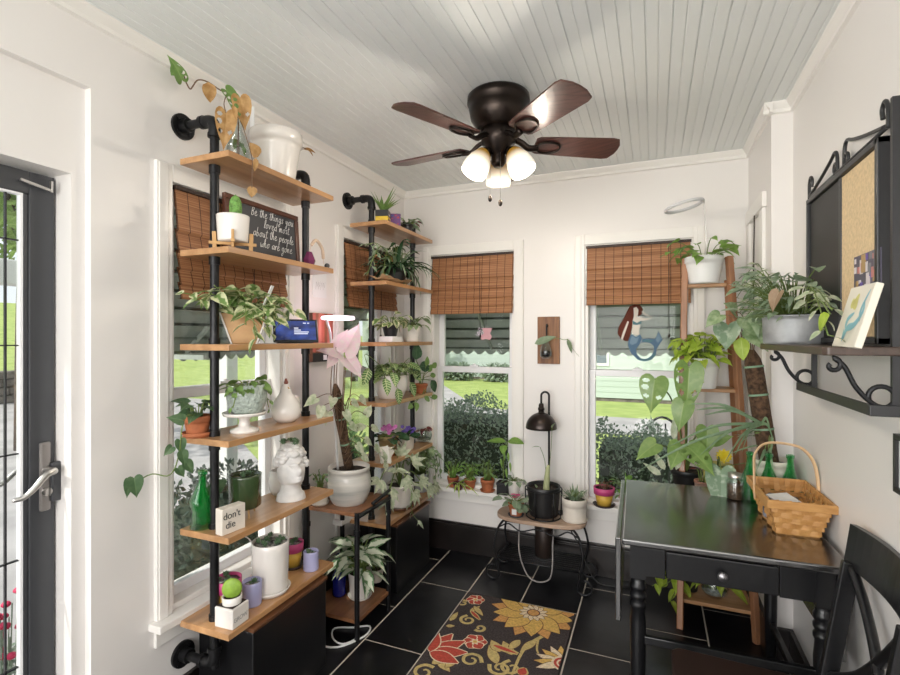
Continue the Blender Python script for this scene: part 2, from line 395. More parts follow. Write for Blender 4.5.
# bamboo roman blinds
def bamboo():
    m = bpy.data.materials.new('bamboo_slats'); m.use_nodes = True; nt = m.node_tree; L = nt.links; b = nt.nodes['Principled BSDF']; b.inputs['Roughness'].default_value = .55
    tc = nt.nodes.new('ShaderNodeTexCoord'); mp = nt.nodes.new('ShaderNodeMapping'); mp.inputs['Scale'].default_value = (1.2, 0, 110); L.new(tc.outputs['Object'], mp.inputs[0])
    n = nt.nodes.new('ShaderNodeTexNoise'); n.inputs['Scale'].default_value = 1.6; n.inputs['Detail'].default_value = 3; L.new(mp.outputs[0], n.inputs[0])
    r = nt.nodes.new('ShaderNodeValToRGB'); e = r.color_ramp.elements
    e[0].position = .3; e[0].color = (.22, .085, .036, 1); e[1].position = .72; e[1].color = (.62, .33, .165, 1); k = r.color_ramp.elements.new(.5); k.color = (.42, .19, .085, 1)
    L.new(n.outputs['Fac'], r.inputs[0])
    sp = nt.nodes.new('ShaderNodeSeparateXYZ'); L.new(tc.outputs['Object'], sp.inputs[0])
    def M(op, a, c):
        q = nt.nodes.new('ShaderNodeMath'); q.operation = op; L.new(a, q.inputs[0]); q.inputs[1].default_value = c; return q.outputs[0]
    th = M('LESS_THAN', M('FRACT', M('MULTIPLY', sp.outputs['X'], 19.5), 0), .06)
    mx = nt.nodes.new('ShaderNodeMix'); mx.data_type = 'RGBA'; L.new(th, mx.inputs['Factor']); L.new(r.outputs[0], mx.inputs['A']); mx.inputs['B'].default_value = (.05, .02, .01, 1)
    L.new(mx.outputs['Result'], b.inputs['Base Color'])
    t = nt.nodes.new('ShaderNodeBsdfTranslucent'); L.new(mx.outputs['Result'], t.inputs[0])
    ms = nt.nodes.new('ShaderNodeMixShader'); ms.inputs[0].default_value = .2; L.new(b.outputs[0], ms.inputs[1]); L.new(t.outputs[0], ms.inputs[2]); L.new(ms.outputs[0], nt.nodes['Material Output'].inputs[0])
    bp = nt.nodes.new('ShaderNodeBump'); bp.inputs['Strength'].default_value = .5; bp.inputs['Distance'].default_value = .004; L.new(n.outputs['Fac'], bp.inputs['Height']); L.new(bp.outputs[0], b.inputs['Normal'])
    return m
m_bamboo = bamboo(); m_dark = mat('dark_cord', (.03, .015, .01), .6)
def blind(loc, rz, w, label, cords=(.62,), drop=.395):
    r = thing('bamboo_blind', label, 'window blind', loc, rz, 'bamboo roman blinds')
    m = MB(); t = .006
    def sheet(pts):
        vs = [(x, y, z) for x in (0, w) for y, z in pts]; k = len(pts)
        m.add(vs, [(i, i + 1, k + i + 1, k + i) for i in range(k - 1)])
        m.add([(x, y + t, z) for x in (0, w) for y, z in pts], [(i, k + i, k + i + 1, i + 1) for i in range(k - 1)])
    # four overlapping folds
    tops = [0, -.145, -.222, -.285, -.34]; bots = [-.15, -.225, -.29, -.345, -.395]
    k_ = drop / .395; tops = [t_ * k_ for t_ in tops]; bots = [t_ * k_ for t_ in bots]
    for i, (a, b) in enumerate(zip(tops, bots)):
        y = -.006 - .005 * i
        sheet([(y + .008, a), (y - .002, (a + b) / 2), (y - .010, b), (y - .006, b - .007), (y + .014, b - .004)])
    m.build('slat_panel', m_bamboo, r)
    h = MB(); h.box(-.004, w + .004, -.012, .03, -.002, .012); h.build('head_rail', m_dark, r)
    c = MB()
    for q in cords:
        c.tube([(w * q, -.035, -.02), (w * q, -.036, -.3), (w * q + .002, -.03, -.52)], .0018, 6); c.ball((w * q + .002, -.03, -.53), .006, (1, 1, 1.8))
    c.build('pull_cord', m_dark, r)
    return r
blind((XL + .012, W1[0] + .012, WZ1 - .02), PI / 2, .565, 'brown bamboo roman blind behind the nearer pipe shelf')
blind((XL + .012, W2[0] + .012, WZ1 - .02), PI / 2, .565, 'brown bamboo roman blind behind the farther pipe shelf', drop=.36)
blind((W3[0] + .006, YB - .005, WZ1 - .02), 0, .57, 'brown bamboo roman blind left of the wooden plaque', drop=.375)
blind((W4[0] + .012, YB - .005, WZ1 - .02), 0, .565, 'brown bamboo roman blind above the mermaid suncatcher', (.8,), .34)
# ------------------------------------------------------------------ outside the windows
GZ = -.35
m_lawn = mat('lawn_grass', (.40, .48, .15), .9, col2=(.28, .37, .10), scale=2.5, bump=.6, bscale=40)
m_conc = mat('pale_concrete', (.44, .42, .425), .85, var=.2, scale=2, bump=.1, bscale=30)
m_mint = mat('mint_siding', (.52, .60, .55), .6)
m_awn = mat('awning_metal', (.42, .46, .42), .6, var=.15, scale=3)
m_awn_shade = mat('awning_shade_line', (.10, .12, .10), .7)  # shade lines between the awning slats, painted as a darker colour
m_white = mat('white_paint', (.8, .8, .78), .4)
m_stone = mat('field_stone', (.22, .19, .17), .9, var=.5, scale=4, bump=.5, bscale=6)
m_hedge = leafmat('hedge_leaf', (.27, .34, .26), (.42, .49, .40), 'plain', .2, .5)
m_tree = leafmat('tree_leaf', (.22, .34, .09), (.42, .55, .2), 'plain', .4, .5)
m_bark = mat('bark', (.11, .08, .06), .9, var=.4, scale=10, bump=.5)
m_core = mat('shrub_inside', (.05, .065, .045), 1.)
m = MB(); m.add([(-60, -40, GZ), (40, -40, GZ), (40, 60, GZ), (-60, 60, GZ)], [(0, 1, 2, 3)])
m.add([(-60, -40, 5), (-24, -40, GZ), (-24, 60, GZ), (-60, 60, 5)], [(0, 1, 2, 3)])
struct(m.build('lawn', m_lawn))
def slab(name, pts, zz):
    m = MB(); m.prism(pts, zz, (0, 0, GZ), (1, 0, 0), (0, 1, 0)); return struct(m.build(name, m_conc))
slab('driveway', [(-1.85, -9), (-1.85, 3.2), (-4.4, 4.9), (-12, 10.5), (-17, 10.5), (-17, -9)], .02)
slab('front_walk', [(6, 9.6), (6, 11.6), (-2.6, 11.6), (-4.2, 12), (-7.6, 17.6), (-9.2, 17.6), (-5.4, 9.6)], .02)

def siding_house(name, x0, x1, y0, y1, h, label, wins):
    r = thing(name, label, 'house', ((x0 + x1) / 2, (y0 + y1) / 2, GZ))
    X, Y = (x1 - x0) / 2, (y1 - y0) / 2
    m = MB(); z = .1; k = .16
    while z < h:
        for ux, uy, o, L in (((1, 0, 0), 0, (-X, -Y), 2 * X), ((0, 1, 0), 1, (X, -Y), 2 * Y), ((-1, 0, 0), 2, (X, Y), 2 * X), ((0, -1, 0), 3, (-X, Y), 2 * Y)):
            a = V((o[0], o[1], z)); d = V(ux); nn = V((d.y, -d.x, 0)); p = a + d * L
            m.add([a + nn * .009, p + nn * .009, p + V((0, 0, k)), a + V((0, 0, k))], [(0, 1, 2, 3)])
            m.add([a, p, p + nn * .009, a + nn * .009], [(0, 1, 2, 3)])
        z += k
    m.build('siding', m_mint, r)
    m = MB(); m.box(-X + .02, X - .02, -Y + .02, Y - .02, 0, .12); m.build('foundation', m_stone, r)
    m = MB(); m.prism([(-Y - .4, h), (Y + .4, h), (0, h + Y * .7)], 2 * X + .6, (-X - .3, 0, 0), (0, 1, 0), (0, 0, 1)); m.build('roof', mat('roof_shingle', (.12, .11, .11), .9), r)
    for (a, z0, w, hh) in wins:
        m = MB(); q = .07
        m.box(a, a + w, -Y - .05, -Y - .0, z0, z0 + q).box(a, a + w, -Y - .05, -Y, z0 + hh - q, z0 + hh).box(a, a + q, -Y - .05, -Y, z0 + q, z0 + hh - q).box(a + w - q, a + w, -Y - .05, -Y, z0 + q, z0 + hh - q)
        f = m.build('window_frame', m_white, r)
        m = MB(); m.box(a + q, a + w - q, -Y - .035, -Y - .025, z0 + q, z0 + hh - q); m.build('window_pane', mat('house_window', (.13, .17, .2), .15), f)
    return r
siding_house('neighbour_house', -1.75, 7.5, 14.6, 22, 4.2, 'pale mint clapboard house seen through the window with the mermaid', [(-4.55, 1.0, .52, 1.35)])
siding_house('neighbour_house', -13, -2.4, 20.5, 28, 4.2, 'farther pale clapboard house seen through the window left of the plaque', [(1.6, 1.7, 1.1, 1.3), (-2.2, 1.7, 1.1, 1.3)])

def foliage_blob(m, c, sc, n, L, W, seed, shell=.55):
    q = random.Random(seed)
    for i in range(n):
        while True:
            p = V((q.uniform(-1, 1), q.uniform(-1, 1), q.uniform(-1, 1)))
            if shell < p.length < 1: break
        d = (p.normalized() * .8 + V((q.uniform(-1, 1), q.uniform(-1, 1), q.uniform(-.6, 1)))).normalized()
        b = V(c) + V((p.x * sc[0], p.y * sc[1], p.z * sc[2])); s = d.orthogonal().normalized(); s = Matrix.Rotation(q.uniform(0, 6.3), 3, d) @ s
        l = L * q.uniform(.6, 1.3); w = W * q.uniform(.7, 1.2)
        m.add([b, b + d * l * .5 + s * w / 2, b + d * l, b + d * l * .5 - s * w / 2], [(0, 1, 2, 3)], True, [(.5, 0), (1, .5), (.5, 1), (0, .5)])
def shrub(name, loc, sc, n, L, W, mt, label, cat='hedge', seed=1, group=None, box=False):
    r = thing(name, label, cat, loc, 0, group)
    m = MB()
    if box:
        q = random.Random(seed)
        for i in range(n):
            f = q.random(); p = V((q.uniform(-1, 1), q.uniform(-1, 1), q.uniform(0, 1)))
            if f < .4: p.y = -1 + q.uniform(-.1, .2)
            elif f < .75: p.z = 1 - abs(q.gauss(0, .09)) + .07 * math.sin(9 * p.x + seed)
            b = V((p.x * sc[0], p.y * sc[1], p.z * sc[2])); d = V((q.gauss(0, .6), -abs(q.gauss(.3, .5)), q.gauss(.5, .6))).normalized(); s = Matrix.Rotation(q.uniform(0, 6.3), 3, d) @ d.orthogonal().normalized()
            l = L * q.uniform(.6, 1.3); w = W * q.uniform(.7, 1.2)
            m.add([b, b + d * l * .5 + s * w / 2, b + d * l, b + d * l * .5 - s * w / 2], [(0, 1, 2, 3)], True, [(.5, 0), (1, .5), (.5, 1), (0, .5)])
    else: foliage_blob(m, (0, 0, sc[2]), sc, n, L, W, seed)
    m.build('foliage', mt, r)
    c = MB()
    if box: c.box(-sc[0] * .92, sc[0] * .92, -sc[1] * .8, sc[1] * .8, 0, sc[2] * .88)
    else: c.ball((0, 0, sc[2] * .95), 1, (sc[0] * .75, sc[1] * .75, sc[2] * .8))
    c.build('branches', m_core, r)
    return r
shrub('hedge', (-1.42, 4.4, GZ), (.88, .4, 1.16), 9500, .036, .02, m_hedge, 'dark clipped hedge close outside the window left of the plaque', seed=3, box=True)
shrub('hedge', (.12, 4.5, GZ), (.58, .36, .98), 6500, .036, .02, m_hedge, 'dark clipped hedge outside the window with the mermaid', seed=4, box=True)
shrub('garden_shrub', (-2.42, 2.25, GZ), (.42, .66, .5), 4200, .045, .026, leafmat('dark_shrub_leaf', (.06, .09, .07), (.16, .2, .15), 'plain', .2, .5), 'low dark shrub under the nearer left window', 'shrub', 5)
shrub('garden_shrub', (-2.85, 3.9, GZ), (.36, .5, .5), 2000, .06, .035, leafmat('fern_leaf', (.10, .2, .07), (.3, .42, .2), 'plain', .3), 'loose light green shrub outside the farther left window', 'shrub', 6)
for k, (x, y) in enumerate(((-7.7, 19.6), (-5.9, 19.6), (-4.1, 19.6))):
    shrub('foundation_shrub', (x, y, GZ), (.8, .5, .34), 500, .2, .1, m_hedge, ('left', 'middle', 'right')[k] + ' one of three rounded shrubs along the farther clapboard house', 'shrub', 20 + k, 'shrubs along the farther house')
def tree(loc, h, rad, label, seed):
    r = thing('garden_tree', label, 'tree', loc, 0, 'trees in the garden'); q = random.Random(seed)
    m = MB(); m.tube(smooth([(0, 0, 0), (.05, 0, h * .3), (-.05, .1, h * .6)]), .16, 8)
    for i in range(5):
        a = i * 1.3; m.tube([(0, .05, h * .5), (rad * .4 * math.cos(a), rad * .4 * math.sin(a), h * .72)], .05, 6)
    m.build('trunk', m_bark, r)
    m = MB()
    for i in range(7): foliage_blob(m, (q.uniform(-.5, .5) * rad, q.uniform(-.5, .5) * rad, h * q.uniform(.6, .9)), (rad * .65,) * 3, 420, .28, .16, seed * 9 + i, .3)
    m.build('crown', m_tree, r)
tree((-9.2, 4.7, GZ), 6.5, 2.3, 'leafy tree beyond the driveway, seen through the door glass', 1)
tree((-14.2, 9.6, GZ), 7.5, 2.6, 'leafy tree behind the low stone wall', 2)
tree((1.5, 12.4, GZ), 3.4, 1.2, 'small tree in front of the mint clapboard house', 3)
tree((-11.5, 17.5, GZ), 7, 2.6, 'leafy tree left of the farther clapboard house', 4)
# low stone wall, porch beam, iron chair, flowers
r = thing('stone_wall', 'low grey fieldstone retaining wall across the driveway', 'stone wall', (-16.4, 5, GZ))
m = MB(); q = random.Random(3)
for c in range(4):
    y = -6
    while y < 6:
        l = q.uniform(.35, .8); m.cbox((q.uniform(-.04, .04), y + l / 2, .12 + .22 * c), (.5, l - .02, .2)); y += l
m.build('stones', m_stone, r, bevel=.03, seg=1)
for k, (y, c, nm) in enumerate(((2.2, (.5, .06, .03), 'red'), (3.0, (.06, .07, .1), 'black'), (3.9, (.55, .5, .45), 'pale'))):
    o = MB().lathe([(.0, 0), (.16, 0), (.24, .42), (.27, .42), (.27, .5), (.22, .5), (.2, .4), (0, .4)]).build('garden_pot', mat('pot_' + nm, c, .6), loc=(-16.4, 5 + y - 2, GZ + .88)); tag(o, nm + ' pot standing on the low stone wall', 'pot')
m = MB(); m.box(-3.42, -3.3, -4, 5, 1.72, 1.86).box(-3.42, -3.3, 3.12, 3.24, GZ, 1.72)
struct(m.build('porch_beam', m_white, bevel=.01))
m_iron = mat('wrought_iron', (.018, .018, .02), .4, metal=.5)
r = thing('patio_chair', 'black wrought iron garden chair outside the window with the mermaid', 'chair', (.15, 5.6, GZ), .3)
for x in (-.22, .22):
    for y in (-.2, .2): MB().cyl((x, y, 0), (x, y, .44), .012).build('leg', m_iron, r)
    MB().tube(smooth([(x, -.22, .44), (x, -.22, .66), (x, .15, .68)]), .012, 8).build('armrest', m_iron, r)

m = MB(); m.tube(arc((0, .2, .44), .24, 0, PI, 16, (1, 0, 0), (0, .1, 2.0)), .013, 8)
for a in (-.12, -.04, .04, .12): m.cyl((a, .2, .44), (a, .235, .85), .008)
m.build('backrest', m_iron, r)
m = MB(); m.box(-.23, .23, -.22, .22, .43, .45); m.build('seat', m_iron, r, bevel=.005)
m_redfl = mat('red_petals', (.65, .04, .12), .6)
r = thing('flower_bed', 'clump of red flowers beside the driveway outside the door', 'flowers', (-2.9, 1.36, GZ))
m = MB(); f = MB(); q = random.Random(8)
for i in range(60):
    a, rr = q.uniform(0, 6.3), q.uniform(0, .2); p = V((rr * math.cos(a), rr * math.sin(a), 0)); t = p * 1.2 + V((0, 0, q.uniform(.25, .5)))
    m.tube([p, t], .003, 4); m.leaf(p + (t - p) * .5, (math.cos(a * 3), math.sin(a * 3), .5), .08, .03)
    if i % 2 == 0: f.ball(t, .022, (1, 1, .7), 7, 5)
m.build('foliage', m_hedge, r); f.build('blossoms', m_redfl, r)
# metal awnings above the windows
def awning(loc, rz, w, label, k=10):
    r = thing('window_awning', label, 'awning', loc, rz, 'metal window awnings')
    m = MB(); n = 9; D, H = .92, .74
    for i in range(n):
        y0, z0, y1, z1 = D * i / n, -H * i / n, D * (i + 1) / n, -H * (i + 1) / n
        m.box(-.2, w + .2, y0 - .012, y1 + .012, z0 - .03, z0 - .022); m.box(-.2, w + .2, y1, y1 + .008, z1 - .03, z0 - .022); m.box(-.2, w + .2, y1 - .012, y1 + .013, z1 - .031, z1 - .016, mi=1)  # last strip paints the dark shade line at each slat step
    m.build('slats', [m_awn, m_awn_shade], r)
    m = MB(); pts = [(-.2, .012), (w + .2, .012)]; bw = (w + .4) / k
    for i in range(k):
        for j in range(9):
            a = j / 8; pts.append((w + .2 - bw * (i + a), -.045 - .035 * math.sin(PI * a)))
    m.prism(pts[::-1], .006, (0, D, -H), (1, 0, 0), (0, 0, 1)); m.build('valance', m_awn, r)
    m = MB()
    for x in (-.06, w * .3, w * .7, w + .06): m.beam((x, .02, -.035), (x, D, -H - .03), .02, .02)
    for x in (-.06, w + .06): m.beam((x, 0, -H - .02), (x, D, -H - .02), .02, .02)
    m.build('awning_frame', m_awn, r)
awning((XL - WT, 1.6, 2.1), PI / 2, 2.0, 'long grey green slatted awning outside the two left windows', 26)
awning((-2.0, YB + WT, 2.1), 0, 2.3, 'long grey green scalloped awning outside the two back windows', 26)
# ------------------------------------------------------------------ furniture
def yof(u, x): return at(u, CV, x=x).y
def zc(p): return -p[0] * math.sin(CY) + p[1] * math.cos(CY)
m_board = woodmat('honey_shelf_wood', (.52, .29, .135), (.40, .205, .085), (14, 1.2, 14), 2.2, .3, coat=.3)
m_pipe = mat('black_pipe', (.028, .028, .03), .38, metal=.75, var=.3, scale=20)
m_black = mat('black_paint', (.008, .008, .009), .28)
m_walnut = woodmat('walnut_edge', (.17, .07, .03), (.09, .035, .015), (10, 1, 10), 2.5, .35)
SHZ = [2.062, 1.735, 1.40, 1.07, .74, .412]
SHX0, SHX1, PX = -1.565, -1.335, -1.458
def pipe_shelf(y0, y1, ya, yb, label):
    r = thing('pipe_shelf', label, 'shelf unit', (PX, (y0 + y1) / 2, 0)); c = (y0 + y1) / 2
    for z in SHZ:
        m = MB(); m.box(SHX0 - PX, SHX1 - PX, ya - c, yb - c, z - .022, z); m.build('shelf_board', m_board, r, bevel=.002)
    for y in (y0, y1):
        q = y - c; R = .0155; w = XL - PX
        m = MB(); m.cyl((0, 0 + q, .24), (0, q, 2.2 if y == y0 else 2.16), R, n=18)
        for z in SHZ: m.cyl((0, q, z - .05), (0, q, z - .022), R * 1.25, n=18); m.cyl((0, q, z), (0, q, z + .02), R * 1.25, n=18)
        m.build('pipe', m_pipe, r)
        for z, s in ((2.205 if y == y0 else 2.165, -1), (.25, 1)):
            m = MB(); m.tube(smooth([(-.055, q, z), (-.028, q, z), (-.008, q, z + s * .008), (0, q, z + s * .03), (0, q, z + s * .055)], 3), R * 1.32, 16); m.cyl((-.064, q, z), (-.05, q, z), R * 1.5); m.cyl((0, q, z + s * .05), (0, q, z + s * .064), R * 1.5)
            m.build('pipe_elbow', m_pipe, r)
            m = MB(); m.cyl((w + .03, q, z), (-.05, q, z), R); m.build('pipe', m_pipe, r)
            m = MB(); m.cyl((w, q, z), (w + .01, q, z), .047, n=24); m.cyl((w + .01, q, z), (w + .04, q, z), R * 1.6)
            for k in range(4): a = PI / 4 + k * PI / 2; m.cyl((w + .01, q + .034 * math.cos(a), z + .034 * math.sin(a)), (w + .014, q + .034 * math.cos(a), z + .034 * math.sin(a)), .006, n=8)
            m.build('wall_flange', m_pipe, r)
    return r
pipe_shelf(1.322, 1.825, 1.268, 1.866, 'nearer black pipe shelf with six wooden boards, left foreground')
pipe_shelf(2.392, 2.90, 2.338, 2.948, 'farther black pipe shelf with six wooden boards, by the back corner')

def cabinet(y0, y1, label):
    X0, X1 = -1.585, -1.32
    r = thing('storage_box', label, 'storage box', ((X0 + X1) / 2, (y0 + y1) / 2, 0)); w, d = (X1 - X0) / 2, (y1 - y0) / 2
    MB().box(-w, w, -d, d, 0, .368).build('box_body', m_black, r, bevel=.004)
    MB().box(-w - .004, w + .006, -d - .004, d + .004, .37, .384).build('lid', m_walnut, r, bevel=.003)
cabinet(1.365, 1.79, 'black storage box with walnut lid under the nearer pipe shelf')
cabinet(2.43, 2.865, 'black storage box with walnut lid under the farther pipe shelf')

# two-tier stand between the pipe shelves
r = thing('plant_stand', 'two-tier black metal stand with wooden boards between the pipe shelves', 'plant stand', (-1.43, 2.13, 0))
m_board2 = woodmat('dark_stand_wood', (.27, .12, .055), (.17, .07, .03), (14, 1.2, 14), 2.2, .35)
for z in (.60, .10): MB().box(-.15, .15, -.155, .155, z - .018, z).build('stand_board', m_board2, r, bevel=.002)
for x in (-.143, .143):
    for y in (-.148, .148): MB().cyl((x, y, 0), (x, y, .6), .0125, n=14).cyl((x, y, .5), (x, y, .52), .016, n=14).build('leg', m_pipe, r)
m = MB(); m.tube([(.15, -.148, .585), (.15, .148, .585)], .011).tube([(.15, -.02, .606), (.15, .15, .625)], .009)
m.build('front_rail', m_pipe, r)

# low oval bench with wrought iron legs under the back wall
m_slab = woodmat('pale_live_edge_wood', (.50, .36, .27), (.40, .27, .19), (2, 10, 10), 3, .5)
r = thing('iron_bench', 'low bench with oval wooden top and curled iron legs', 'bench', (-.615, 2.915, 0))
m = MB(); pts = []
for k in range(40):
    a = 2 * PI * k / 40; c, s = math.cos(a), math.sin(a)
    pts.append((.262 * math.copysign(abs(c) ** .62, c), .132 * math.copysign(abs(s) ** .75, s)))
m.prism(pts, .022, (0, 0, .353), (1, 0, 0), (0, 1, 0)); m.build('bench_top', m_slab, r, bevel=.004)
for sx in (-1, 1):
    for sy in (-1, 1):
        y = sy * .1; y2 = sy * .115
        p = smooth([(sx * .2, y, .353), (sx * .235, y, .3), (sx * .255, y2, .2), (sx * .235, y2, .1), (sx * .225, y2, .04)], 5) + \
            [V((sx * (.262 - .042 * math.cos(a)), y2 * 1.0, .047 - .04 * math.sin(a))) for a in [i * .35 for i in range(1, 15)]]
        MB().tube(p, .0068, 8).build('leg', m_iron, r)
m = MB()
for sy in (-1, 1):
    y = sy * .1; m.tube([(-.2, y, .348), (.2, y, .348)], .005, 6)
    m.tube(smooth([(-.225, y, .31), (-.17, y, .335), (-.1, y, .30), (0, y, .325), (.1, y, .30), (.17, y, .335), (.225, y, .31)]), .0045, 6)
m.build('apron_scrolls', m_iron, r)
m = MB()
for i in range(9): y = -.1 + .025 * i; m.tube([(-.232, y, .13), (.232, y, .13)], .0042, 6)
for x in (-.232, .232): m.tube([(x, -.12, .13), (x, .12, .13)], .006, 6)
m.tube([(-.24, -.115, .13), (.24, -.115, .13)], .006, 6); m.build('lower_rack', m_iron, r)

# drop-leaf table
m_table = mat('black_lacquer', (.012, .011, .011), .27, coat=1., spec=.5)
for k_, v_ in (('IOR', 1.9), ('Coat IOR', 1.9), ('Coat Roughness', .17)): m_table.node_tree.nodes['Principled BSDF'].inputs[k_].default_value = v_
m_tleg = mat('black_table_frame', (.007, .007, .008), .3)
r = thing('drop_leaf_table', 'black glossy drop-leaf table against the right wall', 'table', (-.098, 1.752, 0), .03)
MB().box(0, .64, 0, .75, .728, .75).build('tabletop', m_table, r, bevel=.006)
MB().box(-.022, -.003, .01, .74, .465, .748).build('drop_leaf', m_table, r, bevel=.004)
MB().box(.606, .622, .01, .74, .47, .726).build('drop_leaf', m_table, r, bevel=.004)
m = MB(); m.box(.05, .58, .705, .723, .62, .728).box(.05, .068, .06, .705, .62, .728).box(.58, .598, .06, .705, .62, .728).box(.05, .58, .035, .05, .715, .728)
m.box(.05, .135, .035, .053, .62, .715).box(.46, .58, .035, .053, .62, .715); m.build('apron', m_tleg, r, bevel=.002)
dw = MB().box(.138, .457, .031, .3, .625, .713).build('drawer', m_tleg, r, bevel=.003)
MB().lathe([(0, 0), (.008, 0), (.007, .012), (.014, .017), (.016, .023), (.011, .029), (0, .031)], 20).build('knob', mat('pewter_knob', (.3, .29, .3), .35, metal=.9), dw, loc=(.30, .031, .668), rot=(PI / 2, 0, 0))
for x in (.05, .578):
    for y in (.058, .69):
        m = MB(); m.cbox((x, y, .668), (.05, .05, .12))
        m.lathe([(.019, .06), (.024, .25), (.026, .45), (.022, .5), (.027, .51), (.027, .52), (.021, .53), (.027, .54), (.027, .55), (.021, .56), (.027, .57), (.027, .58), (.022, .59), (.022, .61)], 18, (x, y, 0)); m.lathe([(.016, 0), (.022, .02), (.022, .05), (.017, .062)], 18, (x, y, 0))
        m.build('leg', m_tleg, r)
MB().box(.06, .56, .045, .065, .385, .412).build('stretcher', m_tleg, r, bevel=.003)
MB().box(.568, .588, .09, .66, .2, .23).build('stretcher', m_tleg, r, bevel=.003)

# dining chair tucked against the right wall, facing left
r = thing('dining_chair', 'black wooden chair with curved crossed back in the right corner', 'chair', (.275, 1.52, 0))
m_seat = mat('dark_brown_seat', (.025, .014, .011), .35)
m = MB(); m.prism([(-.225, -.17), (-.205, -.19), (.19, -.17), (.19, .17), (-.205, .19), (-.225, .17)], .02, (0, 0, .432), (1, 0, 0), (0, 1, 0)); m.build('seat', m_seat, r, bevel=.006)
def lean(z): return .175 + (z - .45) * .16
for y in (-.17, .17):
    m = MB(); m.beam((.25, y, 0), (lean(.45), y, .45), .03, .022, up=(0, 1, 0)); m.beam((lean(.44), y, .44), (lean(.80), y, .80), .042, .022, up=(0, 1, 0)); m.build('back_post', m_black, r, bevel=.004)
    MB().beam((-.2, y, 0), (-.15, y, .432), .028, .022, up=(0, 1, 0)).build('leg', m_black, r, bevel=.004)
m = MB()
for k in range(12):
    a, b = -.2 + .4 * k / 12, -.2 + .4 * (k + 1) / 12; f = lambda t: .028 * (1 - (t / .2) ** 2)
    for zz, th in ((.84, .115),): m.beam((lean(.84) + f(a), a, zz), (lean(.84) + f(b), b, zz), .018, th, up=(.16, 0, 1))
m.build('top_rail', m_black, r)
for s in (-1, 1): MB().tube(smooth([(lean(.47), s * .17, .47), (lean(.55) + .022, s * .08, .535), (lean(.62) + .03, 0, .62), (lean(.7) + .022, -s * .09, .715), (lean(.80), -s * .165, .79)]), .011, 8, flat=1.3).build('crossed_slat', m_black, r)
MB().tube([(.215, -.17, .25), (.215, .17, .25)], .01).build('stretcher', m_black, r)
MB().tube([(-.17, -.17, .25), (-.17, .17, .25)], .01).build('stretcher', m_black, r)

# ladder plant stand in the back right corner
m_red = woodmat('reddish_ladder_wood', (.38, .185, .10), (.26, .115, .055), (8, 8, 1.2), 3, .22, coat=.3)
m_oak = woodmat('oak_shelf', (.46, .25, .12), (.34, .17, .07), (1.2, 10, 10), 3, .4)
r = thing('ladder_stand', 'reddish wooden A-frame ladder stand behind the black table', 'plant stand', (.28, 2.85, 0))
for a, b in (((-.16, -.18, 0), (-.128, -.005, 1.835)), ((.166, -.175, 0), (.072, -.005, 1.835)), ((-.16, .175, 0), (-.128, .03, 1.72)), ((.166, .175, 0), (.072, .03, 1.72))):
    MB().beam(a, b, .03, .03).build('leg', m_red, r, bevel=.004)
for z, x0, x1, d in ((1.70, -.125, .06, .012), (1.17, -.14, .095, .06), (.65, -.15, .13, .11), (.14, -.158, .155, .155)):
    MB().box(x0, x1, -d - .01, d + .03, z - .018, z).build('shelf_board', m_oak, r, bevel=.003)

# wrought iron shelf with memo board on the right wall
r = thing('memo_shelf', 'wrought iron wall shelf with chalk and cork board on the right wall', 'wall shelf', (XR, 1.88, 1.40))
m_shelf = woodmat('dark_shelf_wood', (.085, .055, .042), (.05, .03, .022), (10, 1, 10), 3, .35)
m_cork = mat('cork', (.72, .55, .33), .85, var=.14, scale=90, bump=.2, bscale=120)
m_chalk = mat('chalkboard_black', (.022, .022, .022), .5, var=.3, scale=4)
m_greymetal = mat('grey_iron', (.045, .045, .047), .38, metal=.6)
MB().prism([(0, -.39), (0, .42), (-.13, .42), (-.165, .40), (-.165, -.38), (-.155, -.39)], .022, (0, 0, -.022), (1, 0, 0), (0, 1, 0)).build('shelf_board', m_shelf, r, bevel=.003)
X = -.004; Yn, Yf = -.375, .275
m = MB(); b0, b1, z0, z1 = -.315, .315, .005, .53; fw = .018
m.box(X - .03, X, b0, b0 + fw, z0, z1).box(X - .03, X, b1 - fw, b1, z0, z1).box(X - .03, X, b0, b1, z1 - fw, z1).box(X - .03, X, b0, b1, z0, z0 + fw).box(X - .024, X, -.03, -.01, z0, z1); m.build('board_frame', m_greymetal, r, bevel=.003)
MB().box(X - .02, X - .008, -.02, b1 - .02, z0 + .02, z1 - .02).build('chalkboard', m_chalk, r)
MB().box(X - .02, X - .008, b0 + .02, -.02, z0 + .02, z1 - .02).build('corkboard', m_cork, r)
for y in (Yn, Yf):
    top = .60 if y < 0 else .55
    MB().beam((X - .014, y, -.165), (X - .014, y, top if y < 0 else -.02), .016, .012, up=(0, 1, 0)).build('iron_post', m_greymetal, r)
    ux, uz = (-1, 0, 0), (0, 0, 1)
    p = spiral((-.138, y, -.05), .008, .022, -PI * .9, PI * .55, 14, (-1, 0, 0), (0, 0, 1))
    p = spiral((-.142, y, -.047), .006, .02, -1.2 * PI, .5 * PI, 14, (1, 0, 0), (0, 0, 1))[::1]
    q = smooth([(-.142, y, -.027), (-.118, y, -.05), (-.095, y, -.1), (-.06, y, -.14), (-.03, y, -.148)], 5) + arc((-.045, y, -.122), .026, -PI / 2, PI * 1.1, 16, (1, 0, 0), (0, 0, 1))
    MB().tube(p + q[1:], .006, 8).build('scroll_bracket', m_iron, r)
p = [V((X - .04, y, -.16)) for y in (-.345, .345)]
MB().box(-.072, -.064, -.38, .28, -.168, -.14).box(-.072, -.008, -.388, -.38, -.168, -.14).box(-.072, -.008, .272, .28, -.168, -.14).build('lower_rail', m_greymetal, r, bevel=.002)
m = MB(); xx = X - .014
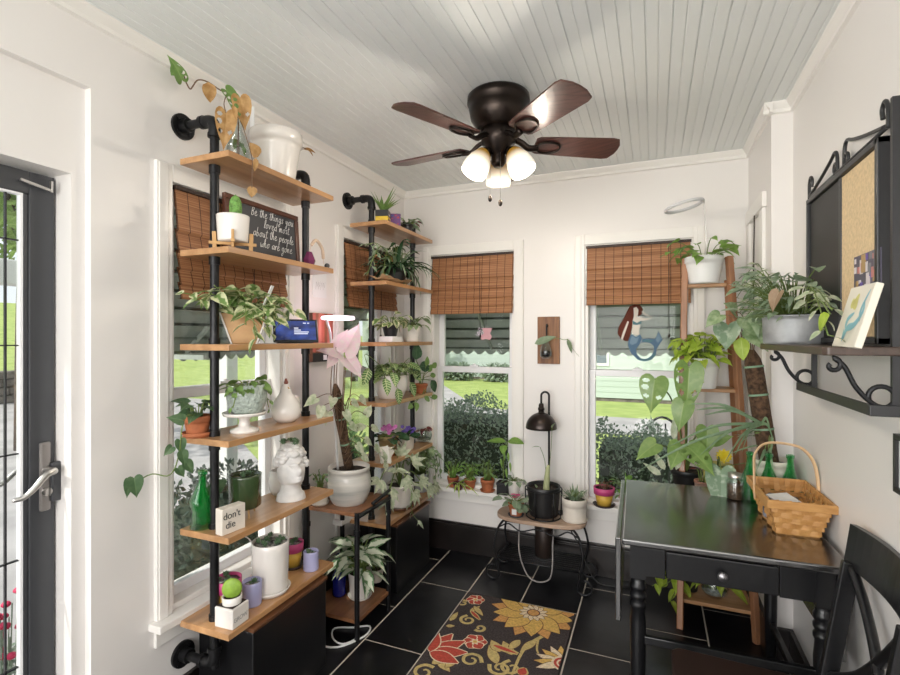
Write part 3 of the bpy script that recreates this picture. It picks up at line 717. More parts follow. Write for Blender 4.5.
for s in (-1, 1):
    m.tube(smooth([(xx, s * .325, .55), (xx, s * .2, .575), (xx, s * .1, .60), (xx, s * .055, .615), (xx, s * .035, .6), (xx, s * .03, .56), (xx, s * .03, .545)]), .0055, 8)
    m.tube(spiral((xx, s * .045, .565), .022, .006, -PI * .5, PI * 1.3, 16, (0, s, 0), (0, 0, 1)), .005, 8)
    m.tube(smooth([(xx, s * .335, .54), (xx, s * .335, .59), (xx, s * .318, .615), (xx, s * .30, .60), (xx, s * .305, .575)]), .0055, 8)
m.tube([(xx, -.33, .545), (xx, .33, .545)], .005, 8); m.build('top_scrolls', m_greymetal, r)

# ceiling fan
m_bronze = mat('oil_rubbed_bronze', (.034, .025, .021), .3, metal=.85, var=.3, scale=14)
m_blade = woodmat('dark_walnut_blade', (.11, .045, .035), (.055, .02, .016), (2, 30, 30), 2.5, .3, coat=.2)
FX, FY = -.603, 2.0
r = thing('ceiling_fan', 'bronze ceiling fan with five dark blades and three lit lamps', 'ceiling fan', (FX, FY, ZC))
MB().lathe([(.12, 0), (.13, -.01), (.131, -.035), (.12, -.048), (.124, -.058), (.116, -.1), (.09, -.138), (.085, -.145), (.0, -.145)], 36).build('motor_housing', m_bronze, r)
MB().lathe([(.065, -.138), (.072, -.145), (.072, -.2), (.055, -.215), (.052, -.24), (.03, -.25), (.03, -.285), (.018, -.30), (0, -.30)], 30).build('switch_housing', m_bronze, r)
for k in range(5):
    a = math.radians(-43 + 72 * k); R = Matrix.Rotation(a, 4, 'Z'); P = Matrix.Rotation(math.radians(-13), 4, 'X')
    m = MB(); m.T = R @ Matrix.Translation((0, 0, -.205)) @ P
    pts = [(.155, -.045), (.17, -.055), (.25, -.062), (.48, -.072), (.505, -.066), (.522, -.03), (.525, 0), (.522, .03), (.505, .066), (.48, .072), (.25, .062), (.17, .055), (.155, .045)]
    m.prism(pts, .007, (0, 0, 0), (1, 0, 0), (0, 1, 0)); bl = m.build('blade', m_blade, r, bevel=.0015, seg=1)
    m = MB(); m.T = R
    m.tube(smooth([(.066, 0, -.18), (.1, 0, -.195), (.13, 0, -.215), (.17, 0, -.213)]), .009, 8, flat=1.6); m.T = R @ Matrix.Translation((0, 0, -.205)) @ P
    m.tube(smooth([(.15, 0, -.004), (.19, .036, -.006), (.245, .03, -.006), (.265, 0, -.006), (.245, -.03, -.006), (.19, -.036, -.006), (.15, 0, -.004)]), .005, 6)
    m.build('blade_iron', m_bronze, bl)
m_shade = bpy.data.materials.new('amber_frosted_glass'); m_shade.use_nodes = True
nt = m_shade.node_tree; b = nt.nodes['Principled BSDF']; b.inputs['Base Color'].default_value = (.9, .82, .66, 1); b.inputs['Roughness'].default_value = .4
tc = nt.nodes.new('ShaderNodeTexCoord'); sp = nt.nodes.new('ShaderNodeSeparateXYZ'); nt.links.new(tc.outputs['Object'], sp.inputs[0])
rp = nt.nodes.new('ShaderNodeValToRGB'); mr = nt.nodes.new('ShaderNodeMapRange'); mr.inputs[1].default_value = -.11; mr.inputs[2].default_value = 0
nt.links.new(sp.outputs['Z'], mr.inputs[0]); nt.links.new(mr.outputs[0], rp.inputs[0])
e = rp.color_ramp.elements; e[0].position = .4; e[0].color = (1, .93, .8, 1); e[1].position = .85; e[1].color = (.30, .15, .012, 1)
nt.links.new(rp.outputs[0], b.inputs['Emission Color']); nt.links.new(rp.outputs[0], b.inputs['Base Color']); b.inputs['Emission Strength'].default_value = .38
m_chain = mat('steel_chain', (.6, .58, .55), .3, metal=1)
FAN_LAMPS = []
for k, a in enumerate((-133, -13, 107)):
    a = math.radians(a); d = V((math.cos(a), math.sin(a), 0)); p = d * .066 + V((0, 0, -.245)); tilt = V((d.x * .55, d.y * .55, -1)).normalized()
    rot = tilt.to_track_quat('-Z', 'Y').to_euler()
    MB().tube([d * .03 + V((0, 0, -.24)), p], .012, 10).lathe([(.0, .012), (.024, .008), (.028, -.012), (.026, -.02)], 18, tuple(p)).build('lamp_holder', m_bronze, r)
    MB().lathe([(.024, 0), (.032, -.012), (.046, -.04), (.054, -.07), (.056, -.095), (.053, -.11), (.050, -.108), (.052, -.092), (.05, -.07), (.042, -.04), (.028, -.012)], 28).build('lamp_shade', m_shade, r, loc=p, rot=rot)
    FAN_LAMPS.append(tuple(V((FX, FY, ZC)) + p + tilt * .13))
for a, l in ((-170, .17), (-60, .2)):
    a = math.radians(a); x, y = .035 * math.cos(a), .035 * math.sin(a)
    c = MB(); c.tube([(x, y, -.25), (x, y, -.25 - l)], .0013, 5); co = c.build('pull_chain', m_chain, r)
    MB().ball((x, y, -.25 - l - .01), .009, (1, 1, 1.6), 10, 7).build('chain_weight', m_bronze, co)

# rug with large flowers
m_rug = mat('charcoal_rug', (.055, .042, .042), .95, var=.4, scale=120, bump=.5, bscale=220)
def fuzz(n, c): return mat(n, c, .95, var=.25, scale=90, bump=.4, bscale=220)
RM = [m_rug, fuzz('rug_gold', (.72, .46, .13)), fuzz('rug_ochre', (.66, .34, .11)), fuzz('rug_red', (.52, .07, .045)), fuzz('rug_cream', (.82, .68, .48)), fuzz('rug_olive', (.58, .45, .18)), fuzz('rug_brown', (.13, .045, .025))]
RX0, RX1, RY0, RY1 = -.955, -.372, 1.66, 2.592
RC = V(((RX0 + RX1) / 2, (RY0 + RY1) / 2, 0))
m = MB(); m.box(RX0 - RC.x, RX1 - RC.x, RY0 - RC.y, RY1 - RC.y, 0, .008, mi=0)
RZ = [.0084]
def R2(u, v): p = at(u, v, z=.008) - RC; return V((p.x, p.y))
def inside(p): return V((min(max(p.x, RX0 - RC.x + .004), RX1 - RC.x - .004), min(max(p.y, RY0 - RC.y + .004), RY1 - RC.y - .004)))
def patch(pts, mi):
    RZ[0] += .000012; pts = [inside(p) for p in pts]; n = len(pts); c = sum(pts, V((0, 0))) / n
    m.add([(p.x, p.y, RZ[0]) for p in pts] + [(c.x, c.y, RZ[0])], [(i, (i + 1) % n, n) for i in range(n)], mi=mi)
def petal(b, t, w, mi, out=6, o=.004, pw=.8):
    b, t = V(b), V(t); d = t - b; s = V((-d.y, d.x)).normalized()
    for mm, g in ((out, o), (mi, 0)):
        if mm is None: continue
        f = lambda k: (w / 2 * math.sin(PI * k ** pw) + g)
        patch([b + d * k + s * f(k) for k in [i / 10 for i in range(11)]] + [b + d * k - s * f(k) for k in [i / 10 for i in range(10, -1, -1)]], mm)
def disc(c, r, mi): patch([c + V((math.cos(a), math.sin(a))) * r for a in [i * PI / 9 for i in range(18)]], mi)
def band(pts, w, mi):
    P = smooth([(p.x, p.y, 0) for p in pts]); n = len(P); L, Rr = [], []
    for i, p in enumerate(P):
        t = (P[min(i + 1, n - 1)] - P[max(i - 1, 0)]); s = V((-t.y, t.x)).normalized() * w / 2 * (1 - .5 * i / n)
        L.append(V((p.x, p.y)) + s); Rr.append(V((p.x, p.y)) - s)
    RZ[0] += .000012
    k = len(m.v); vs = [(inside(p).x, inside(p).y, RZ[0]) for p in L + Rr]
    m.add(vs, [(i, n + i, n + i + 1, i + 1) for i in range(n - 1)], mi=mi)
def curl(c, r, a0, turns, mi, w=.018): band([c + V((math.cos(a0 + t * turns * 2 * PI), math.sin(a0 + t * turns * 2 * PI))) * r * (1 - .75 * t) for t in [i / 9 for i in range(10)]], w, mi)
# scrolls and leaves
for u, v, rr, a0, tn in ((463, 603, .03, 1, 1.2), (468, 620, .042, 2, 1.3), (480, 628, .03, 4, 1.1), (471, 660, .05, 0, 1.3), (445, 650, .06, 2, 1.2), (500, 668, .05, 3, 1.3), (424, 672, .05, 1, 1.2), (512, 668, .05, 2, 1.1)): curl(R2(u, v), rr, a0, tn, 5)
for a, b, w in (((497, 664), (489, 645), .05), ((500, 652), (491, 640), .05), ((512, 655), (503, 641), .05), ((470, 612), (480, 606), .03), ((474, 606), (483, 616), .03), ((450, 621), (458, 612), .03), ((446, 626), (455, 626), .025), ((438, 660), (450, 672), .04), ((455, 660), (445, 668), .035), ((432, 664), (444, 658), .035), ((536, 640), (520, 652), .04), ((520, 640), (508, 650), .04)): petal(R2(*a), R2(*b), w, 5, 6, .003)
band([R2(543, 636), R2(528, 645), R2(520, 656), R2(512, 675)], .02, 5); band([R2(538, 640), R2(537, 650), R2(541, 658)], .012, 5)
petal(R2(493, 645), R2(518, 654), .022, 3, 5, .01); petal(R2(471, 611), R2(480, 620), .016, 3, 5, .006); petal(R2(520, 675), R2(525, 668), .04, 3, 5, .008)
# big golden flower
c = R2(533.5, 613)
for k in range(9):
    a = math.radians(-20 - k * 40); petal(c + V((math.cos(a), math.sin(a))) * .03, c + V((math.cos(a), math.sin(a))) * .225, .10, 2)
for k in range(9):
    a = math.radians(0 - k * 40); petal(c + V((math.cos(a), math.sin(a))) * .03, c + V((math.cos(a), math.sin(a))) * .205, .10, 1)
for k in range(12):
    a = math.radians(k * 30); petal(c + V((math.cos(a), math.sin(a))) * .022, c + V((math.cos(a), math.sin(a))) * .075, .03, 4, 6, .003)
disc(c, .034, 6); disc(c, .028, 2)
# red flowers
for u, v, rr in ((475.5, 600, .05), (475, 642, .058)):
    c = R2(u, v)
    for k in range(6): a = k * PI / 3 + .3; petal(c, c + V((math.cos(a), math.sin(a))) * rr, rr * .85, 3, 4, .006, 1.2)
    for k in range(6): a = k * PI / 3 + .3; petal(c, c + V((math.cos(a), math.sin(a))) * rr * .45, rr * .25, 4, None)
    disc(c, rr * .18, 1)
c = R2(430, 652)
for a, l, w in ((75, .17, .07), (48, .18, .075), (20, .17, .075), (-10, .15, .07), (100, .15, .06)): a = math.radians(a); petal(c, c + V((math.cos(a), math.sin(a))) * l, w, 3, 4, .006)
c = R2(563, 664)
for k in range(8): a = math.radians(60 + k * 22); petal(c, c + V((math.cos(a), math.sin(a))) * .125, .042, (1, 4)[k % 2], 6, .003)
disc(c, .05, 4); disc(c, .04, 3); disc(c, .028, 4); disc(c, .02, 3)
o = m.build('rug', RM, loc=tuple(RC)); tag(o, 'dark rug with large golden and red flowers on the tiled floor', 'rug')
# ------------------------------------------------------------------ plants: materials and generators
G = dict(
    pothos=leafmat('variegated_pothos_leaf', (.18, .30, .09), (.72, .74, .46), 'edge', .3, .35, .58),
    ivy=leafmat('dark_ivy_leaf', (.065, .13, .055), (.15, .23, .11), 'plain', .2),
    lime=leafmat('lime_leaf', (.42, .58, .06), (.62, .74, .18), 'plain', .4),
    green=leafmat('mid_green_leaf', (.15, .27, .07), (.30, .42, .14), 'plain', .3),
    bright=leafmat('fresh_green_leaf', (.20, .37, .07), (.36, .52, .15), 'plain', .35),
    dark=leafmat('deep_green_leaf', (.035, .085, .04), (.09, .17, .08), 'plain', .12, .25),
    grey=leafmat('grey_green_leaf', (.22, .31, .19), (.40, .47, .34), 'plain', .25),
    silver=leafmat('silvery_leaf', (.22, .32, .18), (.52, .60, .46), 'blotch', .25, .35, .4),
    splash=leafmat('splashed_leaf', (.20, .30, .19), (.62, .68, .56), 'blotch', .25, .35, .33),
    pale=leafmat('pale_cream_leaf', (.36, .46, .27), (.68, .71, .55), 'blotch', .35, .4, .5),
    pink=leafmat('pink_leaf', (.86, .68, .74), (.82, .78, .74), 'blotch', .45, .4, .4),
    prayer=leafmat('prayer_plant_leaf', (.09, .20, .05), (.58, .66, .36), 'stripe', .25),
    spider=leafmat('spider_plant_leaf', (.30, .48, .05), (.72, .75, .32), 'edge', .35, .4, .4),
    dry=leafmat('dried_leaf', (.42, .22, .07), (.62, .38, .16), 'blotch', .35, .6, .5),
    succ=leafmat('succulent_leaf', (.12, .22, .11), (.30, .40, .26), 'plain', .1, .4),
    variega=leafmat('white_splashed_leaf', (.11, .22, .09), (.68, .72, .58), 'mid', .3, .4, .62),
    wine=leafmat('wine_red_leaf', (.16, .03, .03), (.3, .08, .07), 'plain', .2),
    agl=leafmat('hoya_leaf', (.16, .26, .11), (.38, .47, .28), 'blotch', .2, .35, .45),
)
m_stem = mat('green_stem', (.14, .2, .05), .5); m_bstem = mat('brown_stem', (.16, .09, .05), .7)
m_soil = mat('potting_soil', (.035, .022, .015), 1., var=.5, scale=60, bump=.8, bscale=90)
m_peb = mat('white_pebbles', (.62, .62, .6), .7, col2=(.03, .03, .035), scale=75, bump=.8, bscale=90)
m_wpot = mat('white_glazed_ceramic', (.78, .74, .70), .22, coat=.3)
m_cpot = mat('cream_ceramic', (.74, .68, .60), .4, var=.08, scale=20)
m_wplast = mat('white_plastic', (.8, .8, .8), .4)
m_terra = mat('terracotta', (.42, .13, .05), .75, var=.25, scale=25)
m_bplast = mat('black_plastic_pot', (.012, .012, .013), .4)
m_lav = mat('lavender_glaze', (.42, .42, .66), .35)
m_clear = glass('clear_glass', (.93, .96, .95), .05)
m_green_gl = bpy.data.materials.new('green_bottle_glass'); m_green_gl.use_nodes = True
nt = m_green_gl.node_tree; nt.nodes.clear(); o = nt.nodes.new('ShaderNodeOutputMaterial'); t = nt.nodes.new('ShaderNodeBsdfTransparent'); g = nt.nodes.new('ShaderNodeBsdfGlossy'); d = nt.nodes.new('ShaderNodeBsdfTranslucent')
t.inputs[0].default_value = (.36, .90, .54, 1); d.inputs[0].default_value = (.10, .66, .30, 1); g.inputs['Roughness'].default_value = .06
lw = nt.nodes.new('ShaderNodeLayerWeight'); lw.inputs[0].default_value = .35
m1 = nt.nodes.new('ShaderNodeMixShader'); m1.inputs[0].default_value = .3; m2 = nt.nodes.new('ShaderNodeMixShader')
L = nt.links; L.new(t.outputs[0], m1.inputs[1]); L.new(d.outputs[0], m1.inputs[2]); L.new(lw.outputs['Facing'], m2.inputs[0]); L.new(m1.outputs[0], m2.inputs[1]); L.new(g.outputs[0], m2.inputs[2]); L.new(m2.outputs[0], o.inputs[0])

def pot(r, rt, rb, h, mt, rim=0., rimh=0., soil=m_soil, fill=.88, wall=.005, n=28, sx=1., belly=0., name='pot', z=0., foot=0.):
    pr = [(0, z), (rb * .96, z), (rb, z + .003)]
    top = h - rimh
    for i in range(1, 9):
        t = i / 8; pr.append((rb + (rt - rb) * t + belly * math.sin(PI * t), z + top * t))
    R = rt
    if rim: pr += [(rt + rim, z + top + .001), (rt + rim, z + h)]; R = rt + rim
    else: pr += [(rt, z + h)] if rimh else []
    ri = R - wall
    pr += [(R - wall * .3, z + h + .0015), (ri, z + h), (ri - .001 - (rim and rim * .6), z + h * fill)]
    p = MB().lathe(pr, n, sx=sx).build(name, mt, r)
    if soil is not None:
        s = MB(); k = ri - .0005; s.lathe([(k * .999 - (rim and rim * .5), z + h * fill), (k * .6, z + h * fill + .002), (0, z + h * fill + .003)], n, sx=sx); s.build('soil', soil, r)
    return z + h * fill
def saucer(r, rad, mt, h=.014, name='saucer'):
    MB().lathe([(0, 0), (rad * .85, 0), (rad, h), (rad - .004, h), (rad * .82, .004), (0, .004)], 28).build(name, mt, r)
class Plant:
    def __init__(s, r, leaf, stem=None, seed=1, name='foliage'):
        s.r = r; s.lm = leaf; s.sm = stem or m_stem; s.q = random.Random(seed); s.L = MB(); s.S = MB(); s.name = name
    def stems(s, n, z0, reach, height, L, W, shape='ovate', br=.02, az=(0, 6.283), curl=.7, sr=.0022, down=.4, jit=.25, arch=.5):
        q = s.q
        for i in range(n):
            a = az[0] + (az[1] - az[0]) * (i + q.uniform(-.5, .5)) / n; R = q.uniform(*reach); H = q.uniform(*height); k = q.uniform(1 - jit, 1 + jit)
            d = V((math.cos(a), math.sin(a), 0)); b = d * br * q.uniform(.2, 1) + V((0, 0, z0)); t = d * R + V((0, 0, z0 + H)); c = b.lerp(t, .5) + V((0, 0, abs(H) * arch * .5 + .01)) - d * R * .12
            pts = [b * (1 - u) ** 2 + c * 2 * u * (1 - u) + t * u * u for u in (0, .25, .5, .75, 1)]
            s.S.tube(pts, [sr * 1.2, sr * 1.1, sr, sr, sr * .8], 5)
            ld = (d * q.uniform(.6, 1) + V((q.uniform(-.4, .4), q.uniform(-.4, .4), q.uniform(-down, .3)))).normalized()
            s.L.leaf(t, ld, L * k, W * k, shape, curl=curl * q.uniform(.5, 1.3), fold=q.uniform(.1, .35), roll=q.uniform(-.5, .5))
        return s
    def vine(s, pts, step, L, W, shape='ovate', sr=.002, curl=.6, size=(1, .7), hang=.5, jit=.25, start=0, up=None):
        q = s.q; P = smooth(pts, 6); s.S.tube(P, sr, 5); acc = 0; side = 1; tot = sum((P[i + 1] - P[i]).length for i in range(len(P) - 1)); run = 0
        for i in range(1, len(P)):
            sg = (P[i] - P[i - 1]); acc += sg.length; run += sg.length
            if acc >= step and run > start:
                acc = 0; side = -side; t = sg.normalized(); f = run / tot; k = (size[0] + (size[1] - size[0]) * f) * q.uniform(1 - jit, 1 + jit)
                sd = t.cross(V((0, 0, 1)));
                if sd.length < .3: sd = V((math.cos(q.uniform(0, 6.3)), math.sin(q.uniform(0, 6.3)), 0))
                sd.normalize(); d = (sd * side * .9 + t * .35 + V((q.uniform(-.3, .3), q.uniform(-.3, .3), -hang + q.uniform(-.3, .5)))).normalized()
                b = P[i] + d * .012; s.S.tube([P[i], b], sr * .8, 4)
                s.L.leaf(b, d, L * k, W * k, shape, up=up or (q.uniform(-.2, .8), q.uniform(-.8, .2), 1), curl=curl * q.uniform(.4, 1.3), fold=q.uniform(.1, .3), roll=q.uniform(-.4, .4))
        return s
    def blades(s, n, z0, L, W, elev=(.6, 1.3), curl=.9, br=.012, shape='strap', az=(0, 6.283), fold=.4, jit=.3):
        q = s.q
        for i in range(n):
            a = az[0] + (az[1] - az[0]) * (i + q.uniform(-.4, .4)) / n; e = q.uniform(*elev); d = V((math.cos(a) * math.cos(e), math.sin(a) * math.cos(e), math.sin(e))); k = q.uniform(1 - jit, 1 + jit)
            s.L.leaf(V((math.cos(a) * br, math.sin(a) * br, z0)), d, L * k, W, shape, curl=curl * q.uniform(.5, 1.3), fold=fold, nl=7)
        return s
    def leaf(s, b, d, L, W, shape='ovate', stem=None, sr=.002, **k):
        if stem: s.S.tube(smooth([V(p) for p in stem] + [V(b)]), sr, 6)
        s.L.leaf(b, d, L, W, shape, **k); return s
    def rosettes(s, n, z0, R, size, seed=0):
        q = s.q
        for i in range(n):
            a = q.uniform(0, 6.3); rr = R * math.sqrt(q.random()); c = V((rr * math.cos(a), rr * math.sin(a), z0 + q.uniform(0, .006))); k = q.uniform(.6, 1.2) * size
            for j in range(9):
                b = j * 2.4; e = .25 + .12 * j; d = V((math.cos(b) * math.cos(e), math.sin(b) * math.cos(e), math.sin(e)))
                s.L.leaf(c, d, k, k * .5, 'obov', curl=-.5, fold=.4, nl=3)
        return s
    def done(s):
        if s.S.v: s.S.build('stems', s.sm, s.r)
        if s.L.v: s.L.build(s.name, s.lm, s.r)
        return s
def on(name, label, cat, u, x, z, group=None, rz=0.):
    return thing(name, label, cat, (x, yof(u, x), z), rz, group)
def back(name, label, cat, u, y, z, group=None, rz=0.):
    return thing(name, label, cat, (at(u, CV, y=y).x, y, z), rz, group)
def loc(r, u, v, x=None, y=None, z=None): return Matrix.Rotation(-r.rotation_euler.z, 3, 'Z') @ (at(u, v, x, y, z) - V(r.location))
def flower(m, c, ax, r, n=5):
    ax = V(ax).normalized(); a = ax.orthogonal().normalized(); b = ax.cross(a)
    for k in range(n): t = 2 * PI * k / n; m.leaf(c, a * math.cos(t) + b * math.sin(t) + ax * .25, r, r * .9, 'round', nl=3, up=ax, curl=.3)

# hand lettering made of strokes (x, y in units of the x-height)
CUR = {
 'a': [[(.6, .8), (.3, .95), (.05, .6), (.1, .15), (.35, .05), (.6, .5), (.62, .9), (.6, .2), (.85, .1)]], 'b': [[(.1, 1.9), (.05, .1), (.3, 0), (.55, .35), (.35, .8), (.1, .5)]],
 'd': [[(.6, .7), (.3, .85), (.05, .4), (.3, .02), (.58, .4), (.65, 1.9), (.6, .2), (.85, .1)]], 'e': [[(0, .4), (.35, .55), (.45, .85), (.25, 1), (.08, .6), (.15, .1), (.4, 0), (.75, .3)]],
 'g': [[(.55, .8), (.3, .95), (.05, .55), (.25, .1), (.55, .5), (.58, .9), (.5, -.7), (.2, -.9), (.1, -.6), (.8, .15)]], 'h': [[(0, .1), (.25, 1.3), (.2, 1.9), (.08, 1.6), (.08, 0), (.15, .6), (.4, .95), (.5, .5), (.5, .1), (.75, .1)]],
 'i': [[(.1, .9), (.1, .15), (.35, .1)], [(.1, 1.35), (.13, 1.4)]], 'l': [[(0, .1), (.3, 1.3), (.22, 1.9), (.08, 1.5), (.1, .15), (.35, .1)]], 'm': [[(.05, .9), (.08, 0), (.15, .6), (.32, .95), (.38, .5), (.38, .05), (.45, .6), (.65, .95), (.72, .5), (.72, .1), (.95, .1)]],
 'n': [[(.05, .9), (.08, 0), (.15, .6), (.4, .95), (.5, .5), (.5, .1), (.75, .1)]], 'o': [[(.4, .95), (.1, .75), (.08, .2), (.35, .02), (.6, .4), (.45, .9), (.8, .85)]], 'p': [[(.05, .9), (.08, -.9)], [(.08, .4), (.2, .85), (.5, .85), (.55, .4), (.3, .05), (.08, .2)]],
 'r': [[(.05, .9), (.1, 0), (.15, .6), (.4, .95), (.55, .8)]], 's': [[(.5, .85), (.25, .95), (.12, .7), (.45, .35), (.35, .05), (.02, .1)]], 't': [[(.2, 1.7), (.15, .2), (.35, .02), (.55, .15)], [(-.1, 1.2), (.5, 1.3)]],
 'u': [[(.05, .9), (.08, .2), (.3, .05), (.5, .4), (.52, .9), (.52, .2), (.75, .1)]], 'v': [[(0, .9), (.25, .05), (.5, .9), (.7, .8)]], 'w': [[(.02, .9), (.15, .1), (.4, .1), (.45, .7), (.5, .1), (.75, .2), (.8, .9)]], 'y': [[(.05, .9), (.15, .3), (.4, .3), (.5, .9), (.45, -.6), (.2, -.9), (.1, -.6), (.7, .15)]],
 'B': [[(.1, 1.7), (.05, 0)], [(.1, 1.7), (.5, 1.6), (.45, 1), (.1, .9), (.6, .7), (.5, .05), (.05, 0)]],
}
ADV = {'i': .4, 'l': .42, 't': .5, 'm': 1.0, 'w': .9, 'r': .62, ' ': .6, 'e': .68, 's': .6}
def letter(m, text, o, ux, uy, h, r, space=1.):
    """strokes along ux, up uy, starting at o"""
    x = 0.
    for ch in text:
        for st in CUR.get(ch, []):
            pts = smooth([V(o) + V(ux) * ((x + a) * h) + V(uy) * (b * h) for a, b in st], 3); m.tube(pts, r, 4)
        x += ADV.get(ch, .78) * space
    return x * h
def text_obj(txt, size, mt, parent, loc, rot, name='lettering', depth=.0006, align='LEFT', spacing=1., line=1.):
    cu = bpy.data.curves.new(name, 'FONT'); cu.body = txt; cu.size = size; cu.extrude = depth; cu.align_x = align; cu.space_character = spacing; cu.space_line = line
    t = bpy.data.objects.new(name, cu); COL.objects.link(t); bpy.context.view_layer.update()
    me = bpy.data.meshes.new_from_object(t.evaluated_get(bpy.context.evaluated_depsgraph_get())); bpy.data.objects.remove(t)
    me.materials.clear(); me.materials.append(mt)
    o = bpy.data.objects.new(name, me); COL.objects.link(o); o.parent = parent; o.location = loc; o.rotation_euler = rot; return o
# ------------------------------------------------------------------ on the nearer pipe shelf
S1, S2, S3, S4, S5, S6 = SHZ
X0 = -1.44
# top board
r = on('glass_vase', 'clear glass vase of withered vine cuttings on the top board, nearer shelf', 'vase', 238, -1.42, S1)
MB().lathe([(0, 0), (.036, 0), (.04, .01), (.042, .05), (.034, .09), (.016, .125), (.014, .15), (.018, .165), (.016, .165), (.0125, .15), (.0145, .125), (.032, .09), (.039, .05), (.037, .012), (0, .006)], 24).build('vase', m_clear, r)
p = Plant(r, G['green'], m_bstem, 3)
vine = [V((0, 0, .02)), V((0, .0, .17)), loc(r, 232, 92, x=-1.46), loc(r, 222, 91, x=-1.5), loc(r, 208, 82, x=-1.53), loc(r, 198, 80, x=-1.55), loc(r, 193, 86, x=-1.56), loc(r, 190, 89, x=-1.56), loc(r, 186, 82, x=-1.57), loc(r, 184, 76, x=-1.58)]
p.S.tube(smooth(vine), .0024, 6)
p.leaf(loc(r, 182, 80, x=-1.56), (.3, -.6, .5), .085, .05, 'monstera', up=(1, -.6, .1), curl=.9)
p.leaf(loc(r, 180, 66, x=-1.56), (-.1, -.5, -.7), .05, .04, 'ovate', up=(1, -.6, .1), curl=.5)
p.leaf(loc(r, 226, 90, x=-1.45), (.3, .5, -.5), .09, .055, 'monstera', up=(1, -.6, .3), curl=.7)
p.leaf(loc(r, 232, 96, x=-1.43), (.2, .3, -.9), .09, .05, 'monstera', up=(1, -.6, .1), curl=.3)
p.stems(4, .03, (.005, .02), (.03, .07), .05, .03, 'ovate', br=.01); p.done()
p = Plant(r, G['dry'], m_bstem, 4, 'dried_leaves')
for u, v, x, d, l, w, sh in ((208, 82, -1.52, (0, .2, -1), .07, .05, 'ovate'), (226, 113, -1.40, (0, -.05, -1), .13, .075, 'monstera'), (240, 98, -1.38, (.1, .2, -1), .11, .07, 'monstera'), (233, 105, -1.37, (.1, .3, -1), .05, .02, 'ovate'), (258, 157, -1.33, (.2, -.5, .3), .06, .045, 'ovate'), (256, 158, -1.325, (.1, -.2, -1), .05, .02, 'ovate'), (252, 186, -1.325, (0, 0, -1), .04, .035, 'ovate')):
    b = loc(r, u, v, x=x); p.leaf(b, d, l, w, sh, up=(1, -.7, .1), curl=.4, fold=.3)
p.S.tube(smooth([loc(r, 226, 96, x=-1.43), loc(r, 224, 104, x=-1.41), loc(r, 226, 113, x=-1.40)]), .0018, 5)
p.S.tube(smooth([V((.01, 0, .16)), loc(r, 244, 130, x=-1.36), loc(r, 252, 158, x=-1.33), loc(r, 252, 172, x=-1.326), loc(r, 252, 188, x=-1.325)]), .0016, 5); p.done()
r = on('large_pot', 'large white glazed pot with a white stake on the top board', 'pot', 276, -1.455, S1)
MB().lathe([(0, 0), (.085, 0), (.09, .012), (.086, .014), (.0, .01)], 28).build('wicker_saucer', mat('wicker_tan', (.42, .26, .13), .7, bump=.5, bscale=120), r)
pot(r, .1, .075, .195, m_wpot, .006, .045, z=.012, fill=.8)
MB().cbox((-.045, -.085, .225), (.02, .004, .14)).build('plant_stake', m_wplast, r, bevel=.001)
p = Plant(r, G['dry'], m_bstem, 6); p.stems(2, .17, (.12, .13), (-.0, .02), .05, .022, 'ovate', az=(1.0, 1.3)); p.done()
# second board
r = on('cactus_pot', 'white pot in wooden stand with a small green cactus', 'potted cactus', 233, -1.385, S2)
m_lw = woodmat('light_wood', (.60, .36, .15), (.48, .27, .10), (8, 8, 1.5), 3, .5)
pot(r, .056, .05, .092, m_wpot, z=.028, fill=.9, wall=.006)
for k in range(4):
    a = PI / 4 + k * PI / 2; c, s = math.cos(a), math.sin(a); MB().beam((.059 * c, .059 * s, 0), (.061 * c, .061 * s, .062), .014, .009, up=(-s, c, 0)).build('stand_leg', m_lw, r, bevel=.002)
MB().beam((-.055, -.055, .022), (.055, .055, .022), .012, .01).beam((-.055, .055, .022), (.055, -.055, .022), .012, .01).build('stand_cross', m_lw, r)
m = MB()
for k in range(12):
    t = k / 11; z = .11 + .085 * t; R = .021 * math.sqrt(max(0.02, 1 - max(0, (t - .55) / .45) ** 2))
    if k: m.lathe([(R0, z0), (R, z)], 16, (.008, .004, 0))
    R0, z0 = R, z
m.lathe([(R0, z0), (0, z0 + .004)], 16, (.008, .004, 0)); m.build('cactus', mat('cactus_green', (.17, .36, .08), .5, var=.4, scale=70, bump=.6, bscale=110), r)
m_frame = woodmat('dark_red_frame', (.115, .04, .022), (.07, .022, .012), (2, 2, 2), 6, .35)
m_letter = mat('white_chalk_lettering', (.85, .85, .84), .7)
m_slate = mat('slate_panel', (.06, .062, .07), .6)
ya, yb = yof(222, -1.57), yof(296.5, -1.565)
W, H = yb - ya, .262
r = thing('quote_board', 'dark framed board with a handwritten quote leaning behind the cactus pot', 'sign', (-1.545, (ya + yb) / 2, S2))
r.rotation_euler = (0, -.06, 0)
m = MB(); f = .022; m.box(-.012, .006, -W / 2, W / 2, 0, f).box(-.012, .006, -W / 2, W / 2, H - f, H).box(-.012, .006, -W / 2, -W / 2 + f, f, H - f).box(-.012, .006, W / 2 - f, W / 2, f, H - f); m.build('frame', m_frame, r, bevel=.003)
MB().box(-.01, -.002, -W / 2 + f * .8, W / 2 - f * .8, f * .8, H - f * .8).build('panel', m_slate, r)
m = MB(); hh = .0205
for k, (t, off) in enumerate((('Be the things you', .030), ('loved most', .062), ('about the people', .036), ('who are gone', .048))):
    tmp = MB(); w_ = letter(tmp, t, (0, 0, 0), (0, 1, 0), (0, .25, 1), hh, .001, 1.12); letter(m, t, (-.0015, W / 2 - off - w_, H - .056 - .043 * k), (0, 1, 0), (0, .25, 1), hh, .0012, 1.12)
m.build('lettering', m_letter, r)
